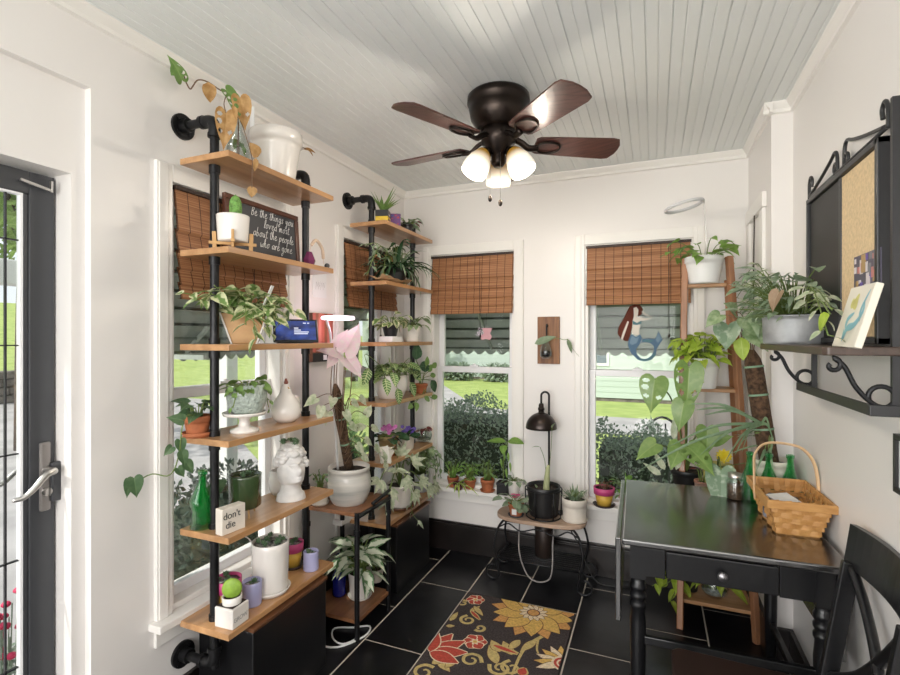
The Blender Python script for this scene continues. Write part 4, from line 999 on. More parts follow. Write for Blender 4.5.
r = on('bud_vase', 'small purple faceted bud vase holding a beaded dried stem', 'vase', 309.5, -1.37, S2)
MB().lathe([(0, 0), (.02, 0), (.027, .022), (.013, .055), (.010, .058), (.009, .05), (0, .05)], 6, sm=False).build('vase', mat('plum_glaze', (.16, .03, .09), .25), r)
m = MB(); P = smooth([(.0, 0, .05), (.0, .01, .085), (.0, .045, .115), (.0, .085, .09), (.0, .095, .055), (0, .098, .02)], 5)
m.tube(P, .0012, 5)
for i, q in enumerate(P):
    if 5 < i < 22: m.ball(q, .0075, n=8, m=6)
m.build('beaded_stem', mat('beige_beads', (.62, .47, .36), .7), r)
o = MB().ball((0, 0, .012), .012).build('stone_ball', mat('dark_stone', (.03, .03, .032), .4), loc=(-1.36, yof(327, -1.36), S2)); tag(o, 'small dark round stone at the end of the second board', 'stone')
# third board
r = on('wedge_planter', 'wooden wedge planter overflowing with variegated pothos beside the display', 'potted plant', 245, -1.445, S3, rz=-.85)
m_oakp = woodmat('planter_oak', (.56, .33, .14), (.46, .25, .10), (6, 1.5, 6), 3, .45)
MB().prism([(-.04, 0), (.04, 0), (.08, .115), (-.08, .115)], .10, (-.05, 0, 0), (0, 1, 0), (0, 0, 1)).build('planter', m_oakp, r, bevel=.003)
for s in (-1, 1): MB().prism([(s * .046, 0), (s * .04, 0), (s * .08, .117), (s * .086, .117)][::s * -1], .106, (-.053, 0, 0), (0, 1, 0), (0, 0, 1)).build('white_side', m_wpot, r)
MB().box(-.048, .048, -.074, .074, .1, .118).build('soil', m_soil, r)
MB().beam((.03, .055, .11), (.05, .1, .22), .02, .004).build('plant_stake', m_wplast, r)
p = Plant(r, G['pothos'], m_stem, 11); A = .07
p.stems(52, .115, (.03, .11), (.005, .08), A, A * .72, 'heart', br=.05, down=.3)
for u, v, x in ((184, 293, -1.48), (196, 300, -1.42), (286, 298, -1.36), (298, 312, -1.35), (256, 340, -1.31), (270, 336, -1.31), (246, 325, -1.31), (281, 325, -1.32), (236, 287, -1.4), (214, 285, -1.44)):
    t = loc(r, u, v, x=x); b = V((.03, max(-.06, min(.06, t.y * .5)), .115)); p.vine([b, b.lerp(t, .4) + V((.03, 0, .045)), b.lerp(t, .8) + V((.01, 0, .01)), t], .024, A, A * .72, 'heart', start=.02, hang=.5)
p.done()
r = on('smart_display', 'small dark smart display with a blue screen', 'display', 296.5, -1.395, S3, rz=.8)
m_dkplast = mat('dark_plastic', (.02, .021, .024), .4)
R = Matrix.Rotation(-.42, 4, 'X')
m = MB(); m.T = R; m.box(-.092, .092, -.004, .006, .004, .112); m.build('screen_housing', m_dkplast, r, bevel=.004)
m = MB(); m.prism([(.012, .0), (.095, .0), (.08, .045), (.045, .055), (.032, .045)], .15, (-.075, .0, 0), (0, 1, 0), (0, 0, 1)); m.build('speaker_base', mat('grey_fabric', (.30, .32, .38), .9), r, bevel=.006)
ms = bpy.data.materials.new('blue_screen'); ms.use_nodes = True; nt = ms.node_tree; b = nt.nodes['Principled BSDF']; b.inputs['Base Color'].default_value = (.01, .01, .02, 1); b.inputs['Roughness'].default_value = .08
tc = nt.nodes.new('ShaderNodeTexCoord'); mp = nt.nodes.new('ShaderNodeMapping'); mp.inputs['Scale'].default_value = (14, 1, 22); n = nt.nodes.new('ShaderNodeTexNoise'); n.inputs['Scale'].default_value = 1; rp = nt.nodes.new('ShaderNodeValToRGB'); rp.color_ramp.elements[0].position = .35; rp.color_ramp.elements[0].color = (.022, .028, .085, 1); rp.color_ramp.elements[1].position = .75; rp.color_ramp.elements[1].color = (.06, .12, .48, 1)
nt.links.new(tc.outputs['Object'], mp.inputs[0]); nt.links.new(mp.outputs[0], n.inputs[0]); nt.links.new(n.outputs['Fac'], rp.inputs[0]); nt.links.new(rp.outputs[0], b.inputs['Emission Color']); b.inputs['Emission Strength'].default_value = .9
m = MB(); m.T = R; m.box(-.082, .082, -.0052, -.0038, .014, .102); sc = m.build('screen', ms, r)
m = MB(); m.T = R
for x0, x1, z in ((-.008, .01, .066), (-.008, .02, .057), (-.008, .052, .048), (-.008, .048, .040)): m.box(x0, x1, -.0058, -.0051, z, z + .004)
m.box(.03, .042, -.0058, -.0051, .09, .094).box(.048, .056, -.0058, -.0051, .09, .094)
m.build('screen_text', mat('screen_glyphs', (.2, .2, .22), .5, emit=(.8, .84, 1), estr=.8), sc)
# fourth board
r = on('ivy_pot', 'terracotta pot of trailing ivy at the near end of the fourth board', 'potted plant', 197.5, -1.508, S4)
saucer(r, .052, m_terra, .018); pot(r, .042, .034, .07, m_terra, .005, .022, z=.005)
p = Plant(r, G['ivy'], m_stem, 21); p.stems(13, .065, (.02, .06), (.02, .06), .05, .042, 'heart', br=.02)
t = [loc(r, u, v, x=x) for u, v, x in ((188, 415, -1.42), (182, 428, -1.40), (180, 448, -1.40), (175, 468, -1.43), (167, 476, -1.46), (152, 474, -1.5), (136, 482, -1.52))]
p.S.tube(smooth([V((0, 0, .065))] + t), .002, 6)
for u, v, x, d, l, w in ((183, 420, -1.40, (-.2, -.6, .2), .05, .04), (180, 440, -1.4, (.1, .1, -1), .05, .036), (172, 447, -1.42, (-.1, -.4, -.4), .035, .03), (182, 452, -1.39, (.1, .2, -1), .05, .035), (186, 462, -1.4, (.2, .4, -.8), .05, .035), (134, 478, -1.52, (.1, .1, -1), .068, .05), (129, 480, -1.54, (0, -.1, -1), .06, .03), (178, 468, -1.42, (.2, .3, -.6), .04, .03)):
    p.leaf(loc(r, u, v, x=x), d, l, w, 'heart', up=(1, -.5, .3), curl=.3)
p.done()
r = on('cake_stand', 'white ceramic cake stand beside the terracotta ivy pot', 'cake stand', 244.5, -1.42, S4)
MB().lathe([(0, 0), (.052, 0), (.05, .01), (.022, .02), (.018, .045), (.03, .058), (.074, .064), (.078, .075), (.074, .076), (.07, .07), (0, .068)], 32).build('stand', m_wpot, r)
r = on('glass_planter', 'pale green pressed glass planter of trailing plants on the cake stand', 'potted plant', 247, -1.42, S4 + .071)
m_celadon = mat('celadon_pressed_glass', (.42, .48, .43), .2, var=.2, scale=60, bump=1., bscale=75, coat=.4)
pot(r, .066, .054, .105, m_celadon, fill=.85, sx=1., belly=.012, wall=.005)
p = Plant(r, G['green'], m_stem, 31); p.stems(16, .09, (.03, .075), (.0, .04), .042, .03, 'ovate', br=.03)
for u, v in ((228, 395), (233, 408), (226, 385), (268, 405)):
    t = loc(r, u, v, x=-1.38); p.vine([(.03, -.02 if u < 250 else .03, .09), V((.04, t.y * .7, .11)), t], .018, .034, .026, 'ovate', start=.01, hang=.6)
p.done()
r = on('ceramic_hen', 'white ceramic hen with rounded body at the far end of the fourth board', 'figurine', 286, -1.43, S4)
m = MB(); m.lathe([(0, 0), (.035, 0), (.055, .018), (.062, .045), (.056, .075), (.04, .1), (.024, .125), (.018, .145), (.014, .156), (0, .162)], 26); m.ball((-.01, .05, .075), .034, (1, 1.2, 1)); m.build('body', m_wpot, r)
m = MB(); m.lathe([(.006, .155), (.009, .165), (.004, .18), (0, .183)], 10); m.build('comb', mat('red_brown_glaze', (.2, .05, .03), .4), r)
MB().cyl((.012, -.004, .145), (.026, -.008, .141), .005, .001, 8).build('beak', mat('ochre_glaze', (.5, .3, .08), .4), r)
# fifth board
def bottle(r, h, tw=False, rr=.034):
    m = MB(); pr = [(0, 0), (rr * .9, 0), (rr, .006), (rr * .96, h * .18), (rr * .9, h * .3), (rr, h * .42), (rr * .92, h * .5), (rr * .5, h * .68), (rr * .36, h * .82), (rr * .36, h * .93), (rr * .44, h * .94), (rr * .44, h), (rr * .3, h), (rr * .26, h * .8), (rr * .8, h * .48), (rr * .8, .02), (0, .015)]
    m.lathe(pr, 24)
    if tw: m.v = [(x * (1 + .07 * math.sin(60 * z)) + .006 * math.sin(z * 40), y * (1 + .07 * math.cos(55 * z)), z) for x, y, z in m.v]
    return m.build('bottle', m_green_gl, r)
r = on('green_bottle', 'green melted glass bottle with a leaf cutting at the near end of fifth board', 'bottle', 201.5, -1.505, S5)
bottle(r, .205, True, .038)
p = Plant(r, G['ivy'], m_stem, 5); p.leaf((.012, .012, .115), (.3, .7, .45), .085, .05, 'ovate', stem=[(0, 0, .1)], up=(.8, -.6, .4), curl=.2); p.done()
r = on('message_block', 'cream wooden block with black typewriter lettering beside the green bottle', 'sign', 234, -1.365, S5, rz=-.12)
m_black_ink = mat('black_ink', (.02, .02, .02), .7)
MB().box(-.036, 0, -.047, .047, 0, .09).build('block', m_cpot, r, bevel=.002)
text_obj("don't\n die", .034, m_black_ink, r, (.0004, -.043, .052), (PI / 2, 0, PI / 2), depth=.0005, spacing=.98, line=.95)
r = on('ribbed_planter', 'dark green ribbed planter on thin wooden legs behind the lettered block', 'planter', 245, -1.455, S5)
m_dg = mat('dark_green_glaze', (.045, .075, .03), .18, coat=.5, var=.3, scale=8)
m = MB(); n = 96; pr = [(0, .032), (.05, .032), (.058, .04), (.06, .15), (.061, .158), (.056, .16), (.053, .155), (.052, .145), (0, .145)]; m.lathe(pr, n)
m.v = [(x * (1 + (.016 if (i % n) % 6 < 3 and .035 < z < .145 and x * x + y * y > .0031 else 0)), y * (1 + (.016 if (i % n) % 6 < 3 and .035 < z < .145 and x * x + y * y > .0031 else 0)), z) for i, (x, y, z) in enumerate(m.v)]
m.build('pot', m_dg, r)
for k in range(3): a = k * 2.09 - .5; MB().cyl((.042 * math.cos(a), .042 * math.sin(a), .034), (.05 * math.cos(a), .05 * math.sin(a), 0), .004, .003, 8).build('stand_leg', m_lw, r)
p = Plant(r, G['succ'], m_stem, 3); p.rosettes(4, .146, .03, .022); p.done()

# classical bust planter
r = on('bust_planter', 'white classical bust planter with curly hair and succulents on fifth board', 'planter', 291, -1.425, S5, rz=-.5); r.scale = (1.22, 1.22, 1.08)
m_plaster = mat('white_plaster', (.74, .72, .70), .6, var=.12, scale=30)
m = MB(); nu, nv = 40, 36; vs = []; fs = []
def head(a, t):     # a: azimuth (0 = face, +x), t: 0 bottom .. 1 top
    z = .215 * t
    if t < .1: R = .046 - .004 * t / .1; x, y = R * math.cos(a), R * 1.1 * math.sin(a); return x, y, z
    if t < .3: k = (t - .1) / .2; R = .042 * (1 - k) ** 2 + .031 * (1 - (1 - k) ** 2); return R * math.cos(a) - .006 * k, R * math.sin(a), z
    k = (t - .3) / .7; R = .052 * math.sin(PI * (.2 + .8 * k) ** .9) ** .55 if k < 1 else 0
    fx = math.cos(a); x = R * (1.12 if fx > 0 else 1.05) * fx; y = R * .86 * math.sin(a)
    if fx > 0:
        f = max(0, 1 - (a / .9) ** 2) if abs(a) < .9 else 0
        if k < .12: x += .018 * f * (k / .12)                                   # chin
        elif k < .5: x += .016 * f * (1 - .3 * (k - .12) / .38)
        nose = math.exp(-(a / .13) ** 2)
        if .26 < k < .52: x += .023 * nose * math.sin(PI * min(1, (.52 - k) / .26) ** .6) if k < .52 else 0
        x -= .016 * math.exp(-((abs(a) - .36) / .16) ** 2) * math.exp(-((k - .5) / .055) ** 2)   # eye sockets
        x += .005 * math.exp(-((abs(a) - .3) / .3) ** 2) * math.exp(-((k - .585) / .04) ** 2)    # brow
        x += .005 * math.exp(-(a / .22) ** 2) * math.exp(-((k - .2) / .03) ** 2) + .004 * math.exp(-(a / .2) ** 2) * math.exp(-((k - .15) / .025) ** 2) - .004 * math.exp(-(a / .2) ** 2) * math.exp(-((k - .175) / .012) ** 2)  # lips
    return x, y, z
nu, nv = 48, 60
for j in range(nv + 1):
    for i in range(nu): vs.append(head(-PI + 2 * PI * i / nu, j / nv * .985))
for j in range(nv):
    for i in range(nu): fs.append((j * nu + i, j * nu + (i + 1) % nu, (j + 1) * nu + (i + 1) % nu, (j + 1) * nu + i))
fs.append(tuple(range(nu))[::-1]); fs.append(tuple(nv * nu + i for i in range(nu)))
m.add(vs, fs, True)
for s in (-1, 1): m.ball((.043, s * .0165, .158), .0055, (.7, 1.3, .7), 8, 6); m.ball((-.004, s * .046, .148), .012, (.6, .3, 1.1), 8, 6)
m.build('bust', m_plaster, r)
m = MB(); q = random.Random(4)
for i in range(260):
    a = q.uniform(-PI, PI); k = q.uniform(.42, 1.0) if abs(a) > .95 else q.uniform(.74, 1.0)
    x, y, z = head(a, .3 + .7 * k * .98); m.ball((x * 1.06, y * 1.1, z + .004), q.uniform(.008, .0155), (1, 1, .85), 7, 5)
m.build('hair', m_plaster, r)
p = Plant(r, G['succ'], m_stem, 9); p.rosettes(8, .208, .035, .026); p.done()
r = on('small_jar', 'small white jar half hidden behind the bust planter', 'jar', 279, -1.52, S5)
MB().lathe([(0, 0), (.03, 0), (.04, .02), (.045, .06), (.038, .1), (.03, .105), (.028, .098), (0, .09)], 24).build('jar', m_wpot, r)
# bottom board
r = on('square_planter', 'white square planter with lettering holding a round green cactus', 'potted cactus', 232, -1.383, S6, rz=.05)
MB().box(-.04, .04, -.04, .04, 0, .07).build('box', m_wpot, r, bevel=.004)
MB().box(-.034, .034, -.034, .034, .071, .0725).build('soil', mat('dark_soil', (.03, .02, .015), 1.), r)  # very dark soil layer around the inner pot
for k, (yy) in enumerate((0,)):
    t = text_obj('GROW', .0215, mat('grey_ink', (.32, .31, .31), .7), r, (.0403, -.035, .022), (PI / 2, 0, PI / 2), depth=.0003, spacing=.9)
MB().lathe([(0, .05), (.03, .05), (.034, .098), (.031, .099), (.029, .09), (0, .088)], 24).build('inner_pot', m_wpot, r)
MB().lathe([(0, .092), (.0295, .09)], 20).build('soil', m_soil, r)
m = MB(); m.ball((0, 0, .122), .036, (.35, .95, 1), 18, 12); m.v = [tuple(Matrix.Rotation(-1.0, 4, 'Z') @ V(p)) for p in m.v]; m.build('cactus', mat('pad_green', (.26, .42, .05), .5, var=.25, scale=40, bump=.2, bscale=150), r)
m_pinkp = mat('magenta_paint', (.52, .06, .20), .45); m_yelp = mat('yellow_paint', (.72, .45, .07), .5, var=.2, scale=14)
def pinkpot(name, label, r, rt, h, sa=True, fillm=None):
    if sa: saucer(r, rt * 1.12, mat('dark_saucer', (.05, .03, .025), .5), .012)
    z0 = .005
    MB().lathe([(0, z0), (rt * .68, z0), (rt * .92, h * .68), (0, h * .68)], 28).build('pot', m_yelp, r)
    MB().lathe([(rt * .9, h * .64), (rt * 1.02, h * .65), (rt * 1.06, h), (rt, h + .001), (rt * .96, h * .9), (0, h * .9)], 28).build('pot_rim', m_pinkp, r)
    MB().lathe([(rt * .965, h * .91), (0, h * .915)], 24).build('soil', fillm or m_soil, r)
r = on('painted_pot', 'pink rimmed yellow pot of succulents behind the square planter', 'potted plant', 227.5, -1.455, S6, group='pink and yellow painted pots')
pinkpot('', '', r, .047, .125, False, m_peb); p = Plant(r, G['succ'], m_stem, 2); p.rosettes(8, .116, .032, .02); p.done()
r = on('painted_pot', 'pink rimmed yellow pot behind the tall white cylinder pot', 'potted plant', 293, -1.475, S6, group='pink and yellow painted pots')
pinkpot('', '', r, .043, .11, True, m_peb); p = Plant(r, G['succ'], m_stem, 3); p.rosettes(7, .102, .03, .02); p.done()
r = on('lavender_cup', 'lavender ceramic cup right beside the square planter', 'cup', 252, -1.41, S6, 'lavender cups with succulents')
pot(r, .036, .034, .088, m_lav, fill=.85, wall=.004, soil=m_peb); p = Plant(r, G['succ'], m_stem, 4); p.rosettes(4, .076, .018, .018); p.done()
r = on('lavender_cup', 'lavender ceramic cup alone at the far end of the bottom board', 'cup', 311, -1.385, S6, 'lavender cups with succulents')
pot(r, .032, .033, .08, m_lav, fill=.85, wall=.004, soil=m_peb); p = Plant(r, G['succ'], m_stem, 5); p.rosettes(4, .07, .016, .016); p.done()
r = on('cylinder_pot', 'tall white cylinder pot on saucer filled with pebbles and succulents', 'potted plant', 270.5, -1.415, S6)
saucer(r, .078, m_wpot, .02); pot(r, .072, .066, .195, m_wpot, fill=.95, wall=.006, soil=m_peb, z=.006, n=36); p = Plant(r, G['succ'], m_stem, 6); p.rosettes(16, .194, .055, .02); p.done()
o = MB().tube(smooth([(-1.5, 1.44, .716), (-1.49, 1.44, .69), (-1.50, 1.47, .66), (-1.53, 1.56, .60), (-1.56, 1.62, .52), (-1.6, 1.64, .44)]), .003, 6).build('cable', m_wplast); tag(o, 'thin white cable hanging under the fifth board against the window', 'cable')
# ------------------------------------------------------------------ plant stand between the shelves
SU, SL = .60, .10
m_glz = mat('ash_grey_glaze', (.70, .66, .60), .3, col2=(.36, .36, .34), scale=7, stretch=(.3, .3, 3), coat=.3, bump=.15, bscale=50)
m_coir = mat('coir_pole', (.10, .055, .03), 1., var=.6, scale=60, bump=1., bscale=90)
def pole(r, a, b, R, mt=None, name='moss_pole'):
    m = MB(); P = [V(a).lerp(V(b), i / 12) for i in range(13)]; m.tube(P, [R] * 11 + [R * .85, R * .35], 14)
    o = m.build(name, mt or m_coir, r); mt_ = mat('green_twine', (.20, .33, .22), .8)
    for f in (.3, .6, .85): p = V(a).lerp(V(b), f); d = (V(b) - V(a)).normalized(); MB().cyl(p - d * .004, p + d * .004, R * 1.06, n=14).build('green_tie', mt_, o)
r = on('pink_syngonium', 'large ash glazed pot with moss pole and pink leaves on the plant stand', 'potted plant', 349, -1.415, SU)
zs = pot(r, .10, .082, .18, m_glz, .004, .02, belly=.018, wall=.008, n=40)
pole(r, loc(r, 349, 468, x=-1.43), loc(r, 335, 384, x=-1.44), .024)
p = Plant(r, G['pink'], m_bstem, 12)
for u, v, d, l, w in ((345, 352, (.1, .45, .62), .19, .11), (338, 352, (.1, -.8, .1), .16, .09), (346, 358, (.5, .2, -.6), .13, .09), (336, 347, (.2, .3, .5), .11, .07), (333, 358, (.3, -.7, -.3), .10, .055), (352, 362, (.3, .6, -.3), .08, .055)):
    b = loc(r, u, v, x=-1.38); p.leaf(b, d, l, w, 'heart', stem=[loc(r, 340, 440, x=-1.42), loc(r, u - 2, (v + 430) / 2, x=-1.40)], sr=.0022, up=(.8, -.5, .4), curl=.3)
p.done()
p = Plant(r, G['pale'], m_bstem, 13, 'young_foliage')
for u, v, d in ((316, 398, (-.1, -.5, -.2)), (321, 407, (.1, -.3, -.6)), (352, 402, (.2, .6, -.3)), (360, 398, (.2, .5, -.4)), (333, 398, (.3, -.5, -.3)), (358, 428, (.2, .6, .1)), (365, 440, (.2, .5, -.3)), (357, 445, (.3, .3, -.5)), (372, 428, (.2, .5, -.2)), (366, 415, (.1, .4, .5)), (350, 425, (.3, .5, -.4)), (345, 412, (.3, .1, -.5)), (328, 412, (.2, -.4, -.4)), (362, 456, (.2, .4, -.3)), (375, 447, (.2, .6, -.5))):
    p.leaf(loc(r, u, v, x=-1.36), d, .07, .045, 'heart', stem=[loc(r, 345, v + 8, x=-1.42), loc(r, (345 + u) / 2, v - 4, x=-1.39)], sr=.0016, up=(.7, -.5, .6), curl=.4)
p.done()
m_glow = mat('lit_lamp_ring', (1, .9, .97), .4, emit=(1, .80, .92), estr=1.6)
r = on('ring_grow_light', 'lit pink ring grow light standing in the pink-leaved pot', 'lamp', 338, -1.47, SU + .16)
zt = at(338, 318, x=-1.47).z - SU - .16
rp_ = [V((.075 * math.cos(a), .075 * math.sin(a), zt)) for a in [i * PI / 16 for i in range(33)]]
MB().tube(rp_, .0095, 10).build('light_ring', m_glow, r)
MB().tube(smooth([(0, 0, 0), (-.012, -.01, .25), (-.02, -.03, zt - .12), (-.02, -.06, zt - .03), (-.02, -.07, zt)]), .006, 8).build('lamp_stem', m_wplast, r)
PINK = tuple(V(r.location) + V((0, 0, zt - .03)))
r = on('succulent_pot', 'small cream pot with a jade succulent beside the large ash glazed pot', 'potted plant', 320, -1.53, SU)
saucer(r, .045, m_cpot); pot(r, .045, .036, .075, m_cpot, z=.004)
p = Plant(r, G['succ'], m_stem, 14); p.stems(9, .065, (.01, .045), (.03, .09), .026, .016, 'obov', br=.012, sr=.003); p.stems(9, .065, (.01, .03), (.06, .1), .024, .014, 'obov', br=.01, sr=.003); p.done()
r = on('aglaonema', 'white splashed leafy plant in white pot on the stand\'s lower board', 'potted plant', 360, -1.39, SL)
saucer(r, .062, m_wpot); pot(r, .06, .05, .125, m_wpot, z=.004)
p = Plant(r, G['variega'], m_stem, 15); p.stems(34, .11, (.02, .11), (.03, .17), .12, .055, 'lance', br=.025, curl=.8, sr=.003); p.stems(9, .11, (.0, .05), (.1, .17), .11, .05, 'lance', br=.015, curl=.5, sr=.003, down=-.2); p.done()
r = on('blue_bottle', 'cobalt blue glass bottle behind the white splashed plant', 'bottle', 339, -1.50, SL)
MB().lathe([(0, 0), (.032, 0), (.036, .01), (.036, .1), (.012, .15), (.012, .2), (.015, .2), (.015, .21), (.008, .21), (0, .2)], 20).build('bottle', mat('cobalt_glass', (.01, .015, .22), .08, coat=.6), r)
r = on('clay_pot', 'small beige clay pot beside the white splashed plant', 'pot', 376, -1.40, SL)
pot(r, .04, .032, .07, m_cpot, .003, .015); p = Plant(r, G['variega'], m_stem, 16); p.stems(7, .06, (.02, .08), (.02, .1), .07, .035, 'lance'); p.done()
o = MB().tube(smooth([(-1.52, 2.28, .006), (-1.44, 2.2, .006), (-1.36, 2.1, .006), (-1.30, 2.0, .006), (-1.33, 1.93, .006), (-1.40, 1.95, .006), (-1.44, 2.02, .006), (-1.36, 2.06, .006), (-1.29, 2.1, .006), (-1.27, 2.02, .006), (-1.34, 1.90, .006), (-1.45, 1.88, .006)]), .0045, 6).build('power_cord', m_wplast); tag(o, 'white power cord looped on the floor under the plant stand', 'cord')

# ------------------------------------------------------------------ on the farther pipe shelf
r = on('aloe_pot', 'yellow and black painted square pot with spiky aloe on the top board', 'potted plant', 383, -1.41, S1, rz=.3)
m_pt = mat('painted_yellow', (.68, .46, .03), .4); m_blk = mat('painted_black', (.012, .012, .012), .4)
MB().box(-.036, .036, -.036, .036, 0, .04, mi=0).box(-.0365, .0365, -.0365, .0365, .04, .075, mi=1).box(-.0372, .0372, -.018, .018, .045, .055, mi=2).box(-.0372, .0372, -.03, .03, .012, .026, mi=1).build('pot', [m_pt, m_blk, m_wpot], r, bevel=.002)
p = Plant(r, G['green'], m_stem, 17); p.blades(22, .07, .12, .017, (.5, 1.4), .25, .012, 'lance', fold=.6); p.done()
r = on('gift_box', 'small multicoloured printed box beside the aloe', 'box', 394.5, -1.40, S1, rz=.5)
q = random.Random(5); bm_ = [mat('print_' + n, c, .5) for n, c in (('purple', (.15, .05, .2)), ('red', (.5, .05, .05)), ('orange', (.6, .25, .04)), ('blue', (.06, .1, .3)), ('cream', (.7, .6, .45)))]
m = MB(); m.box(-.035, .035, -.03, .03, 0, .08, mi=0)
for i in range(26):
    y, z, s = q.uniform(-.026, .022), q.uniform(.004, .07), q.uniform(.006, .016); x = q.uniform(-.03, .024)
    m.box(.035, .0354 + i * .00002, y - s / 2, y + s / 2, z, z + s * .6, mi=1 + i % 4) if i % 2 else m.box(x - s / 2, x + s / 2, -.0304 - i * .00002, -.03, z, z + s * .6, mi=1 + i % 4)
m.build('box', bm_, r)
r = on('small_begonia', 'small black pot with mottled leaves at the end of the top board', 'potted plant', 407, -1.40, S1)
pot(r, .036, .028, .055, m_bplast, .003, .012)
p = Plant(r, G['silver'], m_stem, 18); p.stems(13, .05, (.02, .075), (.0, .05), .05, .038, 'heart', br=.012, down=.6); p.done()
p = Plant(r, G['wine'], m_stem, 19, 'red_leaves'); p.stems(5, .05, (.04, .08), (.0, .04), .035, .028, 'heart', az=(.3, 1.8)); p.done()
r = on('hanging_plant', 'dark leggy trailing plant in black pot on the second board', 'potted plant', 396, -1.42, S2)
pot(r, .065, .05, .10, m_bplast, .004, .02)
p = Plant(r, G['dark'], m_stem, 20); q = p.q
p.blades(44, .09, .2, .026, (.3, 1.4), 1.9, .025, 'strap', jit=.45); p.stems(26, .1, (.03, .11), (.0, .16), .06, .03, 'ovate', br=.04); p.done()
p = Plant(r, G['grey'], m_stem, 22, 'grey_fronds')
p.blades(20, .09, .24, .02, (.5, 1.3), 2.1, .02, 'strap', jit=.35)
for u, v in ((366, 244), (371, 262), (367, 275), (414, 262), (417, 275), (405, 284), (382, 285)): t = loc(r, u, v, x=-1.36); p.vine([(0, 0, .09), V((.02, t.y * .5, .2)), t], .035, .05, .022, 'lance', start=.03)
p.done()
r = on('paper_tray', 'crumpled brown kraft paper under the dark trailing plant', 'paper', 392, -1.375, S2)
m = MB(); q = random.Random(2); vs = []
for i in range(9):
    for j in range(5): vs.append(((j - 2) * .02, (i - 4) * .045, .002 + q.random() * .022 + (.012 if j == 4 else 0)))
m.add(vs, [(i * 5 + j, i * 5 + j + 1, (i + 1) * 5 + j + 1, (i + 1) * 5 + j) for i in range(8) for j in range(4)]); o = m.build('paper', mat('kraft_paper', (.48, .30, .16), .8), r)
s_ = o.modifiers.new('Solidify', 'SOLIDIFY'); s_.thickness = .001
# third board
r = on('raised_plant', 'black pot with light green leaves raised on white block, third board', 'potted plant', 390.5, -1.40, S3)
MB().box(-.045, .045, -.06, .06, 0, .032).build('white_block', m_wplast, r, bevel=.003)
pot(r, .045, .034, .062, m_bplast, .003, .014, z=.032)
p = Plant(r, G['pothos'], m_stem, 23); p.stems(24, .09, (.03, .11), (.0, .07), .06, .038, 'ovate', br=.02, down=.5); p.done()
r = on('white_tapered_pot', 'white tapered pot of light green leaves right of the white block', 'potted plant', 411, -1.40, S3)
pot(r, .055, .045, .09, m_wpot)
p = Plant(r, G['agl'], m_stem, 24); p.stems(22, .08, (.02, .10), (.01, .08), .055, .032, 'ovate', br=.025, down=.4); p.done()
# fourth board
r = on('prayer_plant', 'wide white bowl with striped prayer plant leaves on the fourth board', 'potted plant', 391, -1.43, S4)
pot(r, .092, .07, .135, m_wpot, belly=.014, wall=.007, n=36); 
p = Plant(r, G['prayer'], m_stem, 25); p.stems(34, .12, (.03, .14), (.0, .1), .095, .05, 'ovate', br=.05, down=.4)
for u, v, x, d in ((397, 388, -1.33, (.2, .1, -1)), (385, 378, -1.32, (.4, -.3, -.8)), (412, 372, -1.34, (.4, .6, -.5)), (369, 368, -1.40, (0, -.5, -.9)), (410, 382, -1.33, (.3, .3, -.9)), (392, 372, -1.32, (.5, -.4, -.6))): p.leaf(loc(r, u, v, x=x), d, .10, .055, 'ovate', stem=[V((.02, 0, .12)), loc(r, u - 3, v - 14, x=x - .02)], up=(1, -.5, .4), curl=.3)
p.done()
r = on('rubber_plant', 'small terracotta pot with large dark leaves at the fourth board\'s far end', 'potted plant', 421, -1.38, S4)
pot(r, .04, .03, .06, m_terra, .004, .016)
p = Plant(r, G['dark'], m_stem, 26)
for u, v, d, l, w in ((416, 360, (.1, .0, 1), .11, .075), (419, 366, (.3, .7, -.1), .11, .07), (415, 368, (.4, -.5, -.4), .10, .06), (431, 380, (.2, .4, -.8), .10, .06)): p.leaf(loc(r, u, v, x=-1.36), d, l, w, 'ovate', stem=[V((0, 0, .05)), loc(r, 420, (v + 380) / 2, x=-1.37)], up=(1, -.6, .2), curl=.25, sr=.003)
p.done()
p = Plant(r, G['green'], m_stem, 27, 'light_foliage')
for u, v, d in ((428, 372, (.2, .4, .6)), (432, 368, (.2, .5, .4)), (426, 366, (.2, .1, .9)), (424, 397, (.3, .5, -.3)), (416, 402, (.3, -.4, -.5)), (431, 398, (.3, .5, .1)), (412, 404, (.2, -.8, -.2)), (430, 376, (.3, .7, .1))): p.leaf(loc(r, u, v, x=-1.335), d, .065, .036, 'ovate', stem=[V((.01, 0, .06)), loc(r, 424, (v + 380) / 2, x=-1.35)], up=(1, -.6, .4), curl=.4)
p.done()
# fifth board
r = on('pink_violet', 'terracotta pot of pink violets at the near end of the fifth board', 'potted plant', 388, -1.44, S5)
saucer(r, .06, m_terra, .012); pot(r, .056, .042, .105, mat('olive_terracotta', (.34, .18, .09), .7, col2=(.25, .2, .08), scale=12), .005, .028, z=.006)
def violet(r, z, R, n, fl, seed, col='dark', fr=.011):
    p = Plant(r, G[col], m_stem, seed); p.stems(n, z, (R * .4, R), (-.005, .02), R * .8, R * .6, 'round', br=.01, curl=.5, down=.2); p.done()
    m = MB(); q = random.Random(seed)
    for i in range(16):
        a, k = q.uniform(0, 6.3), R * .75 * q.random(); c = V((k * math.cos(a), k * math.sin(a), z + .02 + q.random() * .045)); flower(m, c, (.5 + q.uniform(-.3, .3), -.7 + q.uniform(-.3, .3), .5), fr)
    m.build('blossoms', fl, r)
m_pv = leafmat('pink_violet_petal', (.62, .16, .48), (.8, .45, .7), 'plain', .2); m_bv = leafmat('blue_violet_petal', (.13, .07, .42), (.3, .2, .6), 'plain', .2)
violet(r, .105, .08, 14, m_pv, 31, 'dark', .013)
r = on('blue_violet', 'cream pot of blue violets in the middle of the fifth board', 'potted plant', 407, -1.41, S5)
